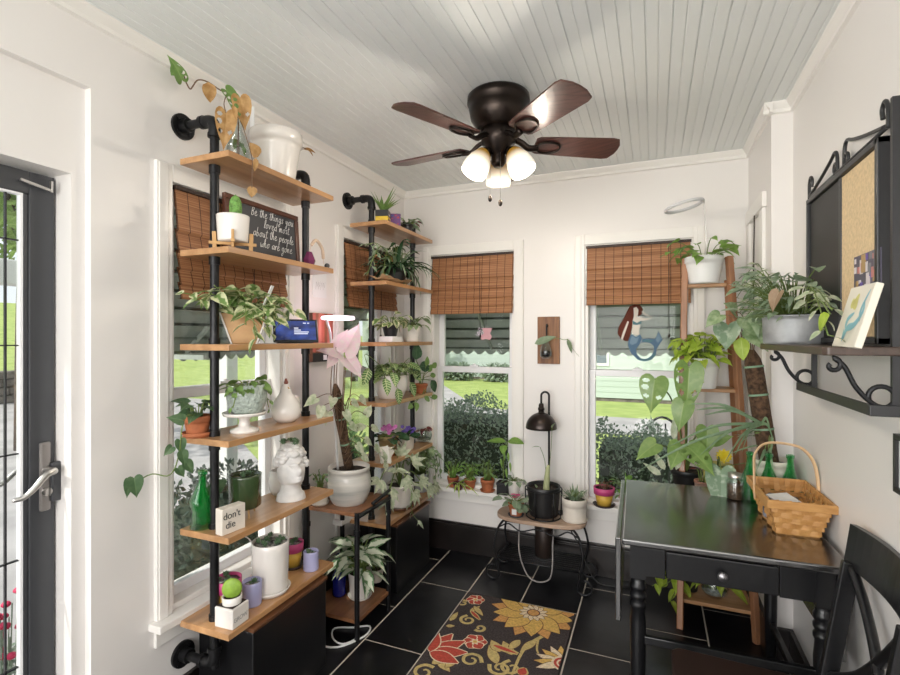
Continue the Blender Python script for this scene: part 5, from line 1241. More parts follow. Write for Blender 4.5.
pot(r, .048, .04, .08, m_cpot, wall=.005); violet(r, .075, .07, 13, m_bv, 32, 'dark', .013)
r = on('glass_terrarium', 'round clear glass bowl with dark red leaves at the fifth board\'s far end', 'potted plant', 424, -1.40, S5)
MB().lathe([(0, 0), (.035, 0), (.05, .02), (.055, .045), (.048, .075), (.044, .085), (.042, .084), (.046, .074), (.052, .045), (.047, .021), (0, .004)], 28).build('bowl', m_clear, r)
MB().lathe([(0, .005), (.044, .018), (.047, .025), (0, .03)], 24).build('soil', mat('grey_gravel', (.25, .28, .24), .9, var=.5, scale=90), r)
p = Plant(r, G['wine'], m_stem, 33); p.stems(9, .03, (.01, .035), (.02, .06), .04, .034, 'heart', br=.01); p.done()
r = on('folded_paper', 'crumpled white folded paper at the near edge of the fifth board', 'paper', 386, -1.355, S5)
m = MB(); q = random.Random(9)
for k in range(4):
    a = k * 1.5 + .3; d = V((math.cos(a), math.sin(a), 0)); s = V((-d.y, d.x, 0))
    b = d * .012; m.add([b - s * .03, b + s * .035, b + d * .03 + s * .03 + V((0, 0, .06 + .015 * k)), b - s * .02 + V((0, 0, .085))], [(0, 1, 2, 3)])
m.add([(-.03, -.05, .06), (.02, -.045, .075), (.035, .03, .085), (-.02, .03, .07)], [(0, 1, 2, 3)])
o = m.build('paper', mat('white_paper', (.78, .75, .68), .8), r); s_ = o.modifiers.new('Solidify', 'SOLIDIFY'); s_.thickness = .0015
# bottom board
r = on('large_trailing_plant', 'large white pot of pale hand-shaped leaves spilling from the bottom board', 'potted plant', 400, -1.41, S6)
saucer(r, .105, m_walnut, .018, 'wooden_saucer'); pot(r, .088, .072, .13, m_wpot, z=.008, wall=.007, n=32)
p = Plant(r, G['pale'], m_stem, 34)
def palm(b, d, L, up):   # five leaflets from one point
    d = V(d).normalized(); up = V(up); s = d.cross(up).normalized()
    for a in (-1.1, -.55, 0, .55, 1.1): p.leaf(b, d * math.cos(a) + s * math.sin(a), L * (1 - .25 * abs(a)), L * .3, 'lance', up=up, curl=.5)
for u, v, x, d in ((405, 478, -1.28, (.6, .1, -.8)), (396, 470, -1.32, (.5, -.3, .1)), (386, 462, -1.34, (.3, -.6, .5)), (412, 462, -1.32, (.5, .4, .2)), (420, 480, -1.29, (.6, .5, -.3)), (428, 488, -1.29, (.6, .6, -.5)), (380, 480, -1.34, (.3, -.8, -.3)), (400, 456, -1.36, (.3, .1, .6)), (434, 485, -1.31, (.4, .8, -.4)), (390, 490, -1.3, (.6, -.3, -.9)), (414, 492, -1.28, (.5, .3, -.9)), (386, 498, -1.32, (.5, -.6, -.5))):
    b = loc(r, u, v, x=x); p.S.tube(smooth([V((0, 0, .12)), V((b.x * .5, b.y * .5, b.z + .05)), b]), .003, 6); palm(b, d, .10, (.8, -.4, .6))
p.vine([V((.05, .02, .12)), loc(r, 411, 486, x=-1.28), loc(r, 412, 512, x=-1.275), loc(r, 420, 522, x=-1.275)], .05, .07, .025, 'lance', start=.08)
p.done()
r = on('hoya_pot', 'grey pot of tangled hoya vines at the bottom board\'s far end', 'potted plant', 420, -1.43, S6)
pot(r, .062, .05, .12, mat('grey_concrete', (.34, .36, .38), .7, var=.2, scale=20), wall=.006)
p = Plant(r, G['agl'], m_stem, 35); p.stems(34, .11, (.03, .12), (.02, .2), .05, .03, 'ovate', br=.03)
for u, v, x in ((432, 455, -1.36), (438, 470, -1.34), (441, 480, -1.36), (436, 490, -1.34), (428, 478, -1.32), (424, 450, -1.34), (433, 462, -1.33)): t = loc(r, u, v, x=x); p.vine([(.02, .0, .11), V((.04, .02, .26)), V((t.x * .9, t.y * .8, .22)), t], .022, .05, .025, 'lance', start=.05, hang=.7)
p.done()

# ------------------------------------------------------------------ wall between the left windows
r = thing('ink_print', 'small white card with a grey sketch on the wall between the left windows', 'picture', (XL, 2.135, 1.655))
MB().box(.0, .003, -.055, .06, -.02, .115).build('card', m_wplast, r)
m = MB()
for k in range(4): m.tube(smooth([(.0034, -.03 + k * .02, .02), (.0034, -.025 + k * .02, .06), (.0034, -.018 + k * .02, .035), (.0034, -.012 + k * .02, .065)]), .0008, 4)
m.build('sketch', mat('pencil_grey', (.45, .44, .44), .8), r)
r = thing('red_painting', 'unframed red and brown painting on the wall behind the ring light', 'picture', (XL, 2.13, 1.30))
m = MB(); m.box(0, .03, -.085, .085, 0, .25, mi=0); q = random.Random(4)
for i in range(7): y = -.085 + .0243 * i; m.box(.03, .0306 + .0001 * i, y, y + .0235, .05, .25, mi=1 + (i * 7 % 3))
m.box(.03, .032, -.085, .085, 0, .045, mi=4).box(.032, .0325, .0, .03, .008, .035, mi=5).box(.032, .0325, .045, .06, .008, .035, mi=5)
m.build('canvas', [m_walnut, mat('paint_red', (.36, .09, .06), .5), mat('paint_rust', (.22, .08, .04), .5), mat('paint_pink', (.46, .15, .11), .5), m_blk, m_wplast], r)
# ------------------------------------------------------------------ sills, bench, back wall
SZ, SY = WZ0, 3.062
def terr(u, y, rt, h, label, leaf='bright', seed=1, name='potted_herb', group='potted plants on the back window sill', sc=False):
    r = back(name, label, 'potted plant', u, y, SZ, group)
    if sc: saucer(r, rt * 1.15, m_terra, .012)
    pot(r, rt, rt * .76, h, m_terra, .003, h * .28, z=.004 if sc else 0.); return r
r = terr(453, 3.075, .036, .065, 'small terracotta pot of upright grass at the sill\'s left end', seed=41)
p = Plant(r, G['bright'], m_stem, 41); p.blades(16, .055, .13, .012, (.8, 1.45), .5, .01); p.stems(9, .055, (.01, .04), (.06, .13), .035, .014, 'lance'); p.done()
MB().beam((-.02, -.02, .06), (-.022, -.022, .12), .012, .003).build('plant_label', mat('wooden_label', (.7, .5, .25), .7), r)
r = terr(470, 3.08, .038, .06, 'small terracotta pot of bushy bright green leaves on the sill', seed=42)
p = Plant(r, G['bright'], m_stem, 42); p.stems(40, .05, (.01, .06), (.02, .11), .04, .02, 'ovate', br=.02); p.done()
r = terr(487.5, 3.06, .043, .075, 'terracotta pot with saucer holding dark feathery stems on the sill', seed=43, sc=True)
p = Plant(r, G['green'], m_stem, 43); p.stems(26, .065, (.01, .06), (.03, .14), .045, .014, 'lance', br=.02); p.done()
r = back('spider_plant', 'low plum pot with yellow-green strappy leaves at the sill\'s front edge', 'potted plant', 458, 3.025, SZ + .0, 'potted plants on the back window sill')
pot(r, .034, .026, .045, mat('plum_pot', (.10, .02, .035), .3), .003, .01)
p = Plant(r, G['spider'], m_stem, 44); p.blades(11, .04, .15, .016, (.1, .9), 1.3, .01, az=(-1.6, 1.2)); p.done()
r = back('bean_seedling', 'black square pot with a tall broad-leaved seedling right of the sill', 'potted plant', 503.5, 3.05, SZ, 'potted plants on the back window sill')
MB().box(-.036, .036, -.036, .036, 0, .075).box(-.039, .039, -.039, .039, .06, .078).build('pot', m_bplast, r, bevel=.004)
MB().box(-.034, .034, -.034, .034, .076, .0795).build('soil', m_soil, r)
p = Plant(r, G['bright'], m_stem, 45)
for u, v, d, l, w in ((506, 442, (-1, -.1, .12), .13, .055), (508, 441, (.9, -.2, .1), .11, .07), (504, 445, (.1, -.8, -.5), .07, .05)): b = loc(r, u, v, y=3.03); p.leaf(b, d, l, w, 'ovate', stem=[V((0, 0, .07)), V((.0, 0, .2))], sr=.003, curl=.35, up=(0, -.5, 1))
for u, v in ((504, 450), (508, 452), (501, 458), (510, 462), (506, 468)): p.leaf(loc(r, u, v, y=3.03), (.1, -.1, -1), .07, .016, 'lance', up=(0, -1, .2), curl=.2)
p.done()
r = back('white_mug', 'white mug planted with grey leaves at the sill\'s right end', 'potted plant', 514, 3.05, SZ, 'potted plants on the back window sill')
pot(r, .04, .033, .095, m_wpot, wall=.004, name='mug'); MB().tube(smooth([(.038, -.008, .078), (.06, -.01, .076), (.068, -.01, .05), (.058, -.01, .026), (.035, -.008, .028)]), .0055, 8).build('mug_handle', m_wpot, r)
p = Plant(r, G['grey'], m_stem, 46); p.stems(14, .09, (.02, .07), (-.0, .02), .045, .03, 'ovate', br=.01); p.leaf((0, 0, .09), (0, 0, 1), .07, .008, 'lance'); p.done()
r = back('painted_pot', 'pink rimmed yellow pot on dark saucer on the right window sill', 'potted plant', 604, 3.06, SZ, 'pink and yellow painted pots')
pinkpot('', '', r, .058, .11, True); p = Plant(r, G['wine'], m_bstem, 47); p.stems(12, .1, (.01, .045), (.01, .04), .025, .012, 'lance', br=.03); p.done()
r = back('sprout_pot', 'low pot of bright green sprouts behind the pink rimmed pot', 'potted plant', 628, 3.10, SZ)
pot(r, .05, .04, .06, m_terra, .003, .015); p = Plant(r, G['bright'], m_stem, 48); p.stems(34, .05, (.01, .08), (.02, .1), .04, .028, 'ovate', br=.03); p.blades(8, .05, .13, .014, (.6, 1.4), .7); p.done()
# bench
BZ = .375
r = back('african_violet', 'small terracotta pot with grey leaves and pink blossom on the bench', 'potted plant', 516, 2.85, BZ)
saucer(r, .048, m_slate, .01); pot(r, .043, .034, .07, m_terra, .004, .018, z=.004); MB().box(-.014, .014, -.0425, -.0405, .018, .05).build('paper_label', m_wplast, r)
p = Plant(r, G['grey'], m_stem, 49); p.stems(17, .068, (.03, .085), (.0, .035), .065, .05, 'round', br=.012, curl=.6, down=.2); p.done()
m = MB()
for i, (x, y) in enumerate(((.0, -.03), (.015, -.015), (-.012, -.02), (.02, -.035))):
    for j in range(5): b = j * 1.257 + i; m.leaf((x, y, .115 + .006 * i), (math.cos(b), math.sin(b), .5), .018, .016, 'round', nl=3)
m.build('blossoms', leafmat('hot_pink_petal', (.62, .08, .22), (.8, .25, .4), 'plain', .2), r)
r = back('lily_pot', 'black pot in wire ring stand with pale thick stalk on the bench', 'potted plant', 543.5, 2.90, BZ)
pot(r, .098, .082, .17, m_bplast, wall=.006, z=.012, n=36, fill=.9)
m = MB()
for z, R in ((.006, .1), (.165, .106)): m.tube([(R * math.cos(a), R * math.sin(a), z) for a in [i * PI / 18 for i in range(37)]], .0042, 6)
for k in range(6): a = k * PI / 3 + .25; m.tube([(.1 * math.cos(a), .1 * math.sin(a), .006), (.106 * math.cos(a), .106 * math.sin(a), .165)], .004, 6)
m.build('wire_stand', m_iron, r)
MB().tube(smooth([(.02, -.02, .16), (.024, -.025, .22), (.03, -.03, .28), (.035, -.03, .31)]), [.02, .019, .018, .018, .017, .016, .015, .014, .013, .012, .011, .01, .008], 12).build('stalk', mat('pale_stalk', (.42, .45, .24), .5), r)
p = Plant(r, leafmat('sage_leaf', (.30, .38, .22), None, 'plain', .3), m_stem, 50)
p.leaf(loc(r, 540, 447, y=2.86), (-.9, -.1, .15), .05, .02, 'ovate', stem=[V((.02, -.02, .17)), loc(r, 545, 462, y=2.87)], sr=.0018)
p.leaf(loc(r, 552, 428, y=2.86), (.3, -.1, .9), .04, .03, 'ovate', stem=[V((.03, -.02, .22)), loc(r, 551, 450, y=2.87)], sr=.0015)
p.leaf((-.04, -.01, .165), (-.1, -.2, 1), .03, .02, 'ovate'); p.done()
r = back('dome_lamp', 'black metal lamp with a dome shade on a hooked pole, on the bench', 'lamp', 549, 3.005, BZ)
m_lampm = mat('dark_bronze_shade', (.045, .035, .032), .28, metal=.8)
MB().lathe([(0, 0), (.04, 0), (.04, .008), (.012, .014), (0, .014)], 24).build('lamp_base', m_lampm, r)
zt = at(549, 392, y=3.0).z - BZ
MB().tube([V((0, 0, .01)), V((0, 0, zt - .045))] + arc((-.022, -.008, zt - .024), .0235, 0, PI, 12, (.94, .34, 0), (0, 0, 1)) + [V((-.044, -.016, zt - .09))], .0065, 10).build('lamp_pole', m_iron, r)
c = V((-.044, -.016, zt - .09))
MB().lathe([(.012, .02), (.016, .01), (.016, -.005), (.02, -.005), (.02, -.02), (.017, -.02), (.017, -.035), (.022, -.035)], 18, tuple(c)).build('lamp_socket', m_lampm, r)
pr = [(.02, -.035)] + [(.094 * math.sin(a), -.035 - .095 * (1 - math.cos(a))) for a in [.2 + i * (PI / 2 - .2) / 10 for i in range(11)]]; pr += [(.092, -.132)] + [(x - .004, z - .002) for x, z in pr[-2:0:-1]]
MB().lathe(pr, 32, tuple(c)).build('lamp_shade', m_lampm, r)
r = back('succulent_planter', 'white ribbed pot of grey-green succulent on the bench\'s right side', 'potted plant', 574.5, 2.905, BZ)
saucer(r, .076, m_cpot, .014); pot(r, .068, .064, .125, m_cpot, .003, .04, z=.005, n=32); p = Plant(r, G['grey'], m_stem, 51); p.blades(26, .115, .075, .014, (.4, 1.4), .3, .02, 'lance'); p.stems(12, .115, (.01, .04), (.02, .06), .035, .014, 'lance', br=.02); p.done()
o = MB().box(-.04, .04, -.03, .03, 0, .006).build('slate_coaster', m_slate, loc=tuple(at(561, 513, z=BZ)), rot=(0, 0, .4)); tag(o, 'small square dark coaster between the black pot and white ribbed pot', 'coaster')
r = back('metal_canister', 'dark brown cylindrical canister on the bench\'s lower rack', 'canister', 544, 2.93, .1345)
MB().lathe([(0, 0), (.052, 0), (.054, .004), (.054, .19), (.05, .195), (.048, .2), (0, .2)], 28).build('canister_body', mat('dark_brown_metal', (.035, .024, .02), .4, metal=.4), r); MB().lathe([(.0535, .155), (.056, .157), (.056, .165), (.0535, .167)], 28).build('canister_band', m_lampm, r)
o = MB().tube(smooth([(-.75, 2.94, .34), (-.735, 2.86, .26), (-.72, 2.80, .2), (-.70, 2.79, .13), (-.66, 2.785, .06), (-.6, 2.785, .04), (-.54, 2.785, .07), (-.525, 2.79, .15), (-.53, 2.82, .25), (-.53, 2.88, .34)]), .0045, 6).build('lamp_cord', mat('grey_cord', (.28, .26, .25), .5)); tag(o, 'grey lamp cord looping down in front of the bench', 'cord')
o = MB().tube(smooth([(-.5, 3.0, .34), (-.42, 3.03, .2), (-.36, 3.0, .08), (-.3, 2.98, .006), (-.2, 2.97, .006), (-.05, 3.03, .006)]), .004, 6).build('lamp_cord', m_blk); tag(o, 'black cord running along the floor right of the bench', 'cord')
# plaque with bud vase
a, b = at(538, 317, y=YB), at(560, 364, y=YB)
r = thing('wall_plaque', 'brown wooden plaque with hooked glass vial and cutting between the windows', 'wall planter', ((a.x + b.x) / 2, YB, b.z))
W, H = b.x - a.x, a.z - b.z
MB().box(-W / 2, W / 2, -.018, 0, 0, H).build('plaque', woodmat('stained_plaque', (.30, .13, .045), (.16, .06, .02), (14, 14, 1.5), 3, .5), r, bevel=.002)
MB().tube(smooth([(-.005, -.018, .23), (-.005, -.03, .245), (-.005, -.05, .235), (-.004, -.055, .2), (-.004, -.045, .17)]), .004, 8).build('hook', m_iron, r)
MB().lathe([(0, 0), (.025, 0), (.037, .015), (.038, .045), (.03, .075), (.018, .095), (.02, .105), (.0175, .105), (.016, .095), (.028, .074), (.036, .045), (.035, .016), (0, .004)], 24, (-.006, -.06, .035)).build('glass_vial', m_clear, r)
MB().lathe([(0, .041), (.033, .051), (.0345, .075), (0, .085)], 20, (-.006, -.06, .0)).build('water', mat('dark_water', (.015, .012, .02), .1), r)
p = Plant(r, G['grey'], m_stem, 52); p.leaf((-.075, -.07, .125), (.9, -.05, .35), .14, .05, 'ovate', up=(0, -1, .5), curl=.2)
p.S.tube(smooth([(-.006, -.06, .08), (.0, -.06, .145), (.06, -.06, .16), (.1, -.055, .15), (.125, -.05, .155)]), .0018, 5); p.leaf((.12, -.05, .155), (.35, 0, -.9), .09, .032, 'ovate', up=(.8, -.8, 0), curl=.2); p.S.tube(smooth([(.125, -.05, .155), (.15, -.05, .1), (.19, -.05, .05)]), .001, 4); p.done()

# suncatchers on the panes
GY = YB + .083
def G2(u, v): q = at(u, v, y=GY); return (q.x, q.z)
m_ms = {k: mat('stained_' + k, c, .7, spec=.15) for k, c in dict(hair=(.13, .035, .022), skin=(.80, .74, .66), teal=(.12, .24, .27), blue=(.11, .19, .29), pale=(.22, .32, .42), lead=(.06, .07, .09)).items()}
o0 = at(640, 335, y=GY)
r = thing('mermaid_suncatcher', 'stained glass mermaid with long brown hair hung on the right back window', 'suncatcher', tuple(o0))
def glassbit(name, mt, polys, dy=0., parent=r):
    m = MB()
    for pl in polys: m.prism([(x - o0.x, z - o0.z) for x, z in (G2(*q) for q in pl)], .004, (0, -dy, 0), (1, 0, 0), (0, 0, 1))
    return m.build(name, mt, parent)
glassbit('hair', m_ms['hair'], [[(630, 306), (635, 304.5), (640, 305), (643, 309), (642, 314), (638, 316), (634, 312), (633, 320), (631, 332), (629, 341), (625, 341), (620, 338), (617.5, 333), (619, 326), (624, 318), (627, 311)]])
glassbit('body', m_ms['skin'], [[(633.5, 308), (636.5, 307), (638.5, 310), (638, 315), (636.5, 317), (640, 316.5), (645, 318.5), (650.5, 318), (651, 317), (646, 315.5), (641.5, 312), (642.5, 311), (648, 315), (652, 317), (651, 319), (645, 320.5), (641, 321), (640.5, 325), (639, 331), (640, 334.5), (636, 335.5), (631.5, 333), (632.5, 327), (632.5, 321), (634, 317)], [(627.5, 321), (629, 322), (625.5, 332), (622.5, 340.5), (620.8, 339), (623, 332)]], .004)
glassbit('bodice', m_ms['teal'], [[(632.5, 320.5), (637, 323), (641.5, 320.5), (641.5, 324), (637, 325), (633, 324.5)]], .007)
glassbit('tail', m_ms['blue'], [[(631, 334), (636, 337), (640.5, 334), (642, 339), (640, 344), (636, 349), (637, 354), (641, 358.5), (646, 359), (651, 356), (654, 351), (653.5, 346), (650, 343), (645, 342), (641, 343), (642.5, 339), (648, 338.5), (655, 339), (657, 335), (658.5, 331), (661, 336), (662.5, 340), (659, 345), (656.5, 349), (656, 355), (651, 360), (645, 361.5), (638, 360), (631, 353), (628, 345), (628.5, 340)]], .004)
glassbit('tail_scales', m_ms['pale'], [[(632, 335.5), (636, 338.5), (639, 336.5), (637, 343), (632, 345), (629.5, 343)], [(655.5, 340), (658.5, 333), (661, 339), (658, 343)]], .007)
glassbit('tail_belly', m_ms['teal'], [[(642, 340), (648, 339.5), (654, 340.5), (650, 342.5), (645, 341.5)], [(640, 358), (645, 360), (651, 357.5), (655, 352), (655.2, 355), (650.5, 359.5), (645, 361), (640, 360)]], .007)
o0 = at(486, 333, y=GY)
r = thing('pink_suncatcher', 'small pink suncatcher hung on the left back window', 'suncatcher', tuple(o0))
glassbit('pink_glass', mat('pink_glass', (.74, .42, .46), .7, spec=.15), [[(482.5, 328), (492, 328), (491.5, 331), (490, 333), (492, 337), (490, 340), (486, 339), (482, 340), (480.5, 336), (484.5, 333), (483, 331)]], 0, r)
MB().tube([(0, 0, .03), (.006, 0, .20)], .0008, 4).build('thread', m_dark, r)
# ------------------------------------------------------------------ on the black table
TZ = .75
def on3(name, label, cat, u, v, z, group=None, rz=0., dx=0, dy=0): q = at(u, v, z=z); return thing(name, label, cat, (q.x + dx, q.y + dy, z), rz, group)
m_wick = woodmat('woven_ash', (.56, .30, .10), (.44, .21, .06), (3, 3, 14), 5, .5)
r = thing('wicker_basket', 'woven light brown basket with tall hoop handle on the black table', 'basket', (.449, 2.12, TZ), .04)
W0, D0, W1_, D1, H = .062, .115, .093, .155, .125
def rect(t, ox=0.): return W0 + (W1_ - W0) * t + ox, D0 + (D1 - D0) * t + ox
m = MB(); w, d = rect(0); m.box(-w, w, -d, d, 0, .006)
rows = 5
for k in range(rows):       # woven strips, in and out past the uprights
    z0, z1 = .006 + (H - .03) * k / rows, .006 + (H - .03) * (k + .92) / rows
    for side in range(4):
        w, d = rect((z0 + z1) / 2 / H); n = 7 if side % 2 else 5; Ls = d if side % 2 else w; off = w if side % 2 else d
        pts = []
        for i in range(n * 4 + 1):
            t = i / (n * 4); s = -Ls + 2 * Ls * t; b = .0035 * math.sin(PI * (t * n + k)) + .003; pts.append((s, off + b))
        def P(s, o, z): return {0: (s, -o, z), 1: (o, s, z), 2: (-s, o, z), 3: (-o, -s, z)}[side]
        vs = []
        for s, o in pts: vs += [P(s, o, z0), P(s, o, z1), P(s, o - .004, z1), P(s, o - .004, z0)]
        m.add(vs, [(i * 4 + j, i * 4 + (j + 1) % 4, i * 4 + 4 + (j + 1) % 4, i * 4 + 4 + j) for i in range(len(pts) - 1) for j in range(4)])
for side in range(4):       # uprights
    n = 7 if side % 2 else 5
    for i in range(n):
        f = -1 + 2 * (i + .5) / n; (wa, da), (wb, db) = rect(0), rect(1)
        A = {0: (wa * f, -da, 0), 1: (wa, da * f, 0), 2: (-wa * f, da, 0), 3: (-wa, -da * f, 0)}[side]; B = {0: (wb * f, -db, H), 1: (wb, db * f, H), 2: (-wb * f, db, H), 3: (-wb, -db * f, H)}[side]
        m.beam(A, B, .018, .003, up={0: (0, 1, 0), 1: (1, 0, 0), 2: (0, 1, 0), 3: (1, 0, 0)}[side])
m.build('basket_body', m_wick, r)
w, d = rect(1); k = .007; m = MB()
for o_, th in ((.002, .005),):
    m.box(-w - k, w + k, -d - k, -d + .002, H - .028, H).box(-w - k, w + k, d - .002, d + k, H - .028, H).box(-w - k, -w + .002, -d, d, H - .028, H).box(w - .002, w + k, -d, d, H - .028, H)
m.build('rim', m_wick, r, bevel=.002)
m = MB(); hp = smooth([(-.099, .02, H - .05), (-.1, .03, H + .06), (-.094, .04, H + .115), (-.06, .045, H + .152), (0, .046, H + .156), (.055, .045, H + .142), (.088, .04, H + .1), (.099, .03, H + .04), (.1, .02, H - .05)], 5)
m.tube(hp, .007, 8, flat=.35); m.build('handle', woodmat('pale_handle_wood', (.66, .46, .27), (.56, .37, .2), (8, 8, 2), 3, .5), r)
r2 = thing('folded_letters', 'white and navy papers lying inside the woven basket', 'paper', (.449, 2.11, TZ + .008))
m = MB(); m.T = Matrix.Translation((.0, -.02, .075)) @ Matrix.Rotation(.6, 4, 'Z') @ Matrix.Rotation(.25, 4, 'X'); m.box(-.045, .045, -.06, .06, 0, .004); m.build('white_letter', m_wplast, r2)
m = MB(); m.T = Matrix.Translation((-.015, .04, .03)) @ Matrix.Rotation(-.3, 4, 'Z'); m.box(-.05, .05, -.07, .06, -.02, .045); m.build('navy_pouch', mat('navy_pattern', (.03, .035, .06), .7, col2=(.25, .25, .28), scale=60), r2, bevel=.01)
for k, (u, v, lb) in enumerate(((755, 497, 'leftmost of three green glass bottles behind the basket'), (778, 492, 'middle of three green glass bottles behind the basket'), (802, 492, 'rightmost of three green glass bottles behind the basket'))):
    x, y = ((.365, 2.345), (.432, 2.345), (.505, 2.345))[k]
    if k == 0:
        b0 = thing('green_bottle', lb, 'bottle', (x, y, TZ), 0, 'green glass bottles on the table'); bottle(b0, .205, False, .033)
    else: dup(b0, (x, y, TZ), 0, lb)
r = thing('glass_jar', 'small clear jar of brown beads left of the green bottles', 'jar', (.315, 2.36, TZ))
MB().lathe([(0, 0), (.03, 0), (.034, .008), (.034, .075), (.026, .088), (.026, .1), (.024, .1), (.024, .088), (.032, .074), (.032, .009), (0, .004)], 24).build('jar', m_clear, r)
MB().lathe([(0, .004), (.0315, .006), (.0315, .06), (0, .062)], 24).build('beads', mat('brown_beads', (.14, .07, .035), .6, var=.6, scale=90, bump=.8, bscale=120), r); MB().lathe([(.027, .09), (.028, .092), (.028, .108), (0, .109)], 24).build('jar_lid', m_steel, r)
# moss pole philodendron on the table's back right corner
r = thing('pole_philodendron', 'white pot with thick coir pole and long grey-green blades behind the bottles', 'potted plant', (.455, 2.435, TZ))
pot(r, .072, .058, .165, m_cpot, .003, .02, n=32)
pole(r, (-.005, .0, .145), loc(r, 751, 350, y=2.46), .036)
p = Plant(r, leafmat('strappy_grey_leaf', (.17, .27, .15), (.32, .40, .26), 'plain', .2), m_stem, 61)
c = loc(r, 762, 424, y=2.40)
for u, v, y in ((695, 410, 2.3), (640, 470, 2.35), (668, 447, 2.3), (690, 404, 2.4), (700, 455, 2.25), (735, 455, 2.3), (742, 452, 2.3), (775, 445, 2.32), (725, 462, 2.25), (705, 415, 2.25), (772, 438, 2.35)):
    t = loc(r, u, v, y=y); mid = c.lerp(t, .5) + V((0, 0, .035 + .02 * ((u * 7) % 5) / 5)); P = smooth([c, mid, t], 6); n = len(P)
    vs = []; uv = []
    for i, q in enumerate(P):
        tt = (P[min(i + 1, n - 1)] - P[max(i - 1, 0)]).normalized(); s = tt.cross(V((0, 0, 1))).normalized() if abs(tt.z) < .95 else V((1, 0, 0)); up = s.cross(tt); w_ = .0055 * (1 - (i / (n - 1)) ** 3) + .0008
        for k, e in ((-1, .3), (0, 0), (1, .3)): vs.append(q + up.normalized() * (k * w_) + s * (e * w_)); uv.append(((k + 1) / 2, i / n))
    p.L.add(vs, [(i * 3 + j, i * 3 + j + 1, i * 3 + 4 + j, i * 3 + 3 + j) for i in range(n - 1) for j in (0, 1)], True, uv)
p.stems(14, .27, (.03, .07), (-.08, .06), .11, .01, 'strap', br=.03, curl=.8, down=.2, az=(1.9, 4.9)); p.done()
p = Plant(r, G['splash'], m_bstem, 62, 'upper_leaves'); q0 = loc(r, 751, 352, y=2.46)
def st(u, v, y): b = loc(r, u, v, y=y); return b, [q0 - V((0, 0, .1)), q0.lerp(b, .5) + V((0, -.03, .05))]
b, s = st(728, 325, 2.38); p.leaf(b, (-.1, -.3, -.8), .115, .11, 'heart', stem=s, up=(-.3, -1, .3), curl=.2); p.done()
p = Plant(r, G['lime'], m_bstem, 63, 'lime_leaf'); b, s = st(741, 337, 2.38); p.leaf(b, (.05, -.2, -1), .10, .06, 'ovate', stem=s, up=(-.3, -1, .2), curl=.15); p.done()
p = Plant(r, G['agl'], m_bstem, 64, 'mottled_leaves')
for u, v, d, l in ((746, 318, (.3, -.3, -.6), .10), (752, 330, (.3, -.3, -.5), .11), (720, 315, (-.5, -.2, -.4), .08), (735, 312, (-.2, -.3, .2), .08), (760, 318, (.5, -.2, -.3), .09)): b, s = st(u, v, 2.37); p.leaf(b, d, l, l * .85, 'heart', stem=s, up=(-.2, -1, .6), curl=.3)
p.done()
# ------------------------------------------------------------------ ladder stand plants
r = thing('pothos_pot', 'white pot of pothos with ring lamp on top of the ladder stand', 'potted plant', (.238, 2.845, 1.70))
pot(r, .088, .07, .135, m_wplast, .004, .03, n=32)
p = Plant(r, G['bright'], m_stem, 65); p.stems(22, .125, (.04, .15), (.0, .09), .07, .05, 'heart', br=.05, down=.4)
p.vine([V((-.05, -.03, .12)), loc(r, 680, 248, y=2.75), loc(r, 660, 257, y=2.74)], .05, .06, .045, 'heart', start=.05); p.vine([V((.05, -.02, .12)), loc(r, 725, 240, y=2.78), loc(r, 738, 247, y=2.77)], .04, .06, .045, 'heart', start=.03); p.done()
r = thing('ring_grow_light', 'unlit tilted white ring light stuck in the ladder\'s top pot', 'lamp', (.238, 2.845, 1.82))
c = loc(r, 684, 206, y=2.80); m = MB(); R = .088
m.tube([c + V((R * math.cos(a) * .98, R * math.sin(a), R * math.cos(a) * .22)) for a in [i * PI / 16 for i in range(33)]], .0085, 10); m.build('light_ring', mat('pale_lamp_ring', (.62, .62, .64), .3), r)
MB().tube(smooth([(.0, .0, 0), (.012, 0, .08), (.008, -.01, .16), c + V((R + .004, 0, R * .24))]), .0035, 8).build('lamp_stem', m_steel, r)
r = thing('lime_pothos', 'white pot of lime green leaves on the ladder\'s middle board', 'potted plant', (.232, 2.80, 1.17))
pot(r, .072, .058, .15, m_wplast, .003, .03, n=30)
p = Plant(r, G['lime'], m_stem, 66); p.stems(80, .14, (.02, .13), (.0, .13), .065, .052, 'heart', br=.05, down=.5)
for u, v in ((678, 350), (672, 342), (676, 372), (686, 384), (690, 390)): t = loc(r, u, v, y=2.72); p.vine([(-.03, -.04, .14), t.lerp(V((0, 0, .17)), .4) + V((0, -.03, .03)), t], .028, .055, .045, 'heart', start=.02)
p.done()
r = thing('monstera_pot', 'dark pot of large split leaves on the ladder, behind the table', 'potted plant', (.155, 2.765, .65))
pot(r, .07, .055, .11, m_bplast, .004, .02)
p = Plant(r, leafmat('monstera_leaf', (.20, .33, .09), (.33, .46, .16), 'plain', .35, .3), m_stem, 67)
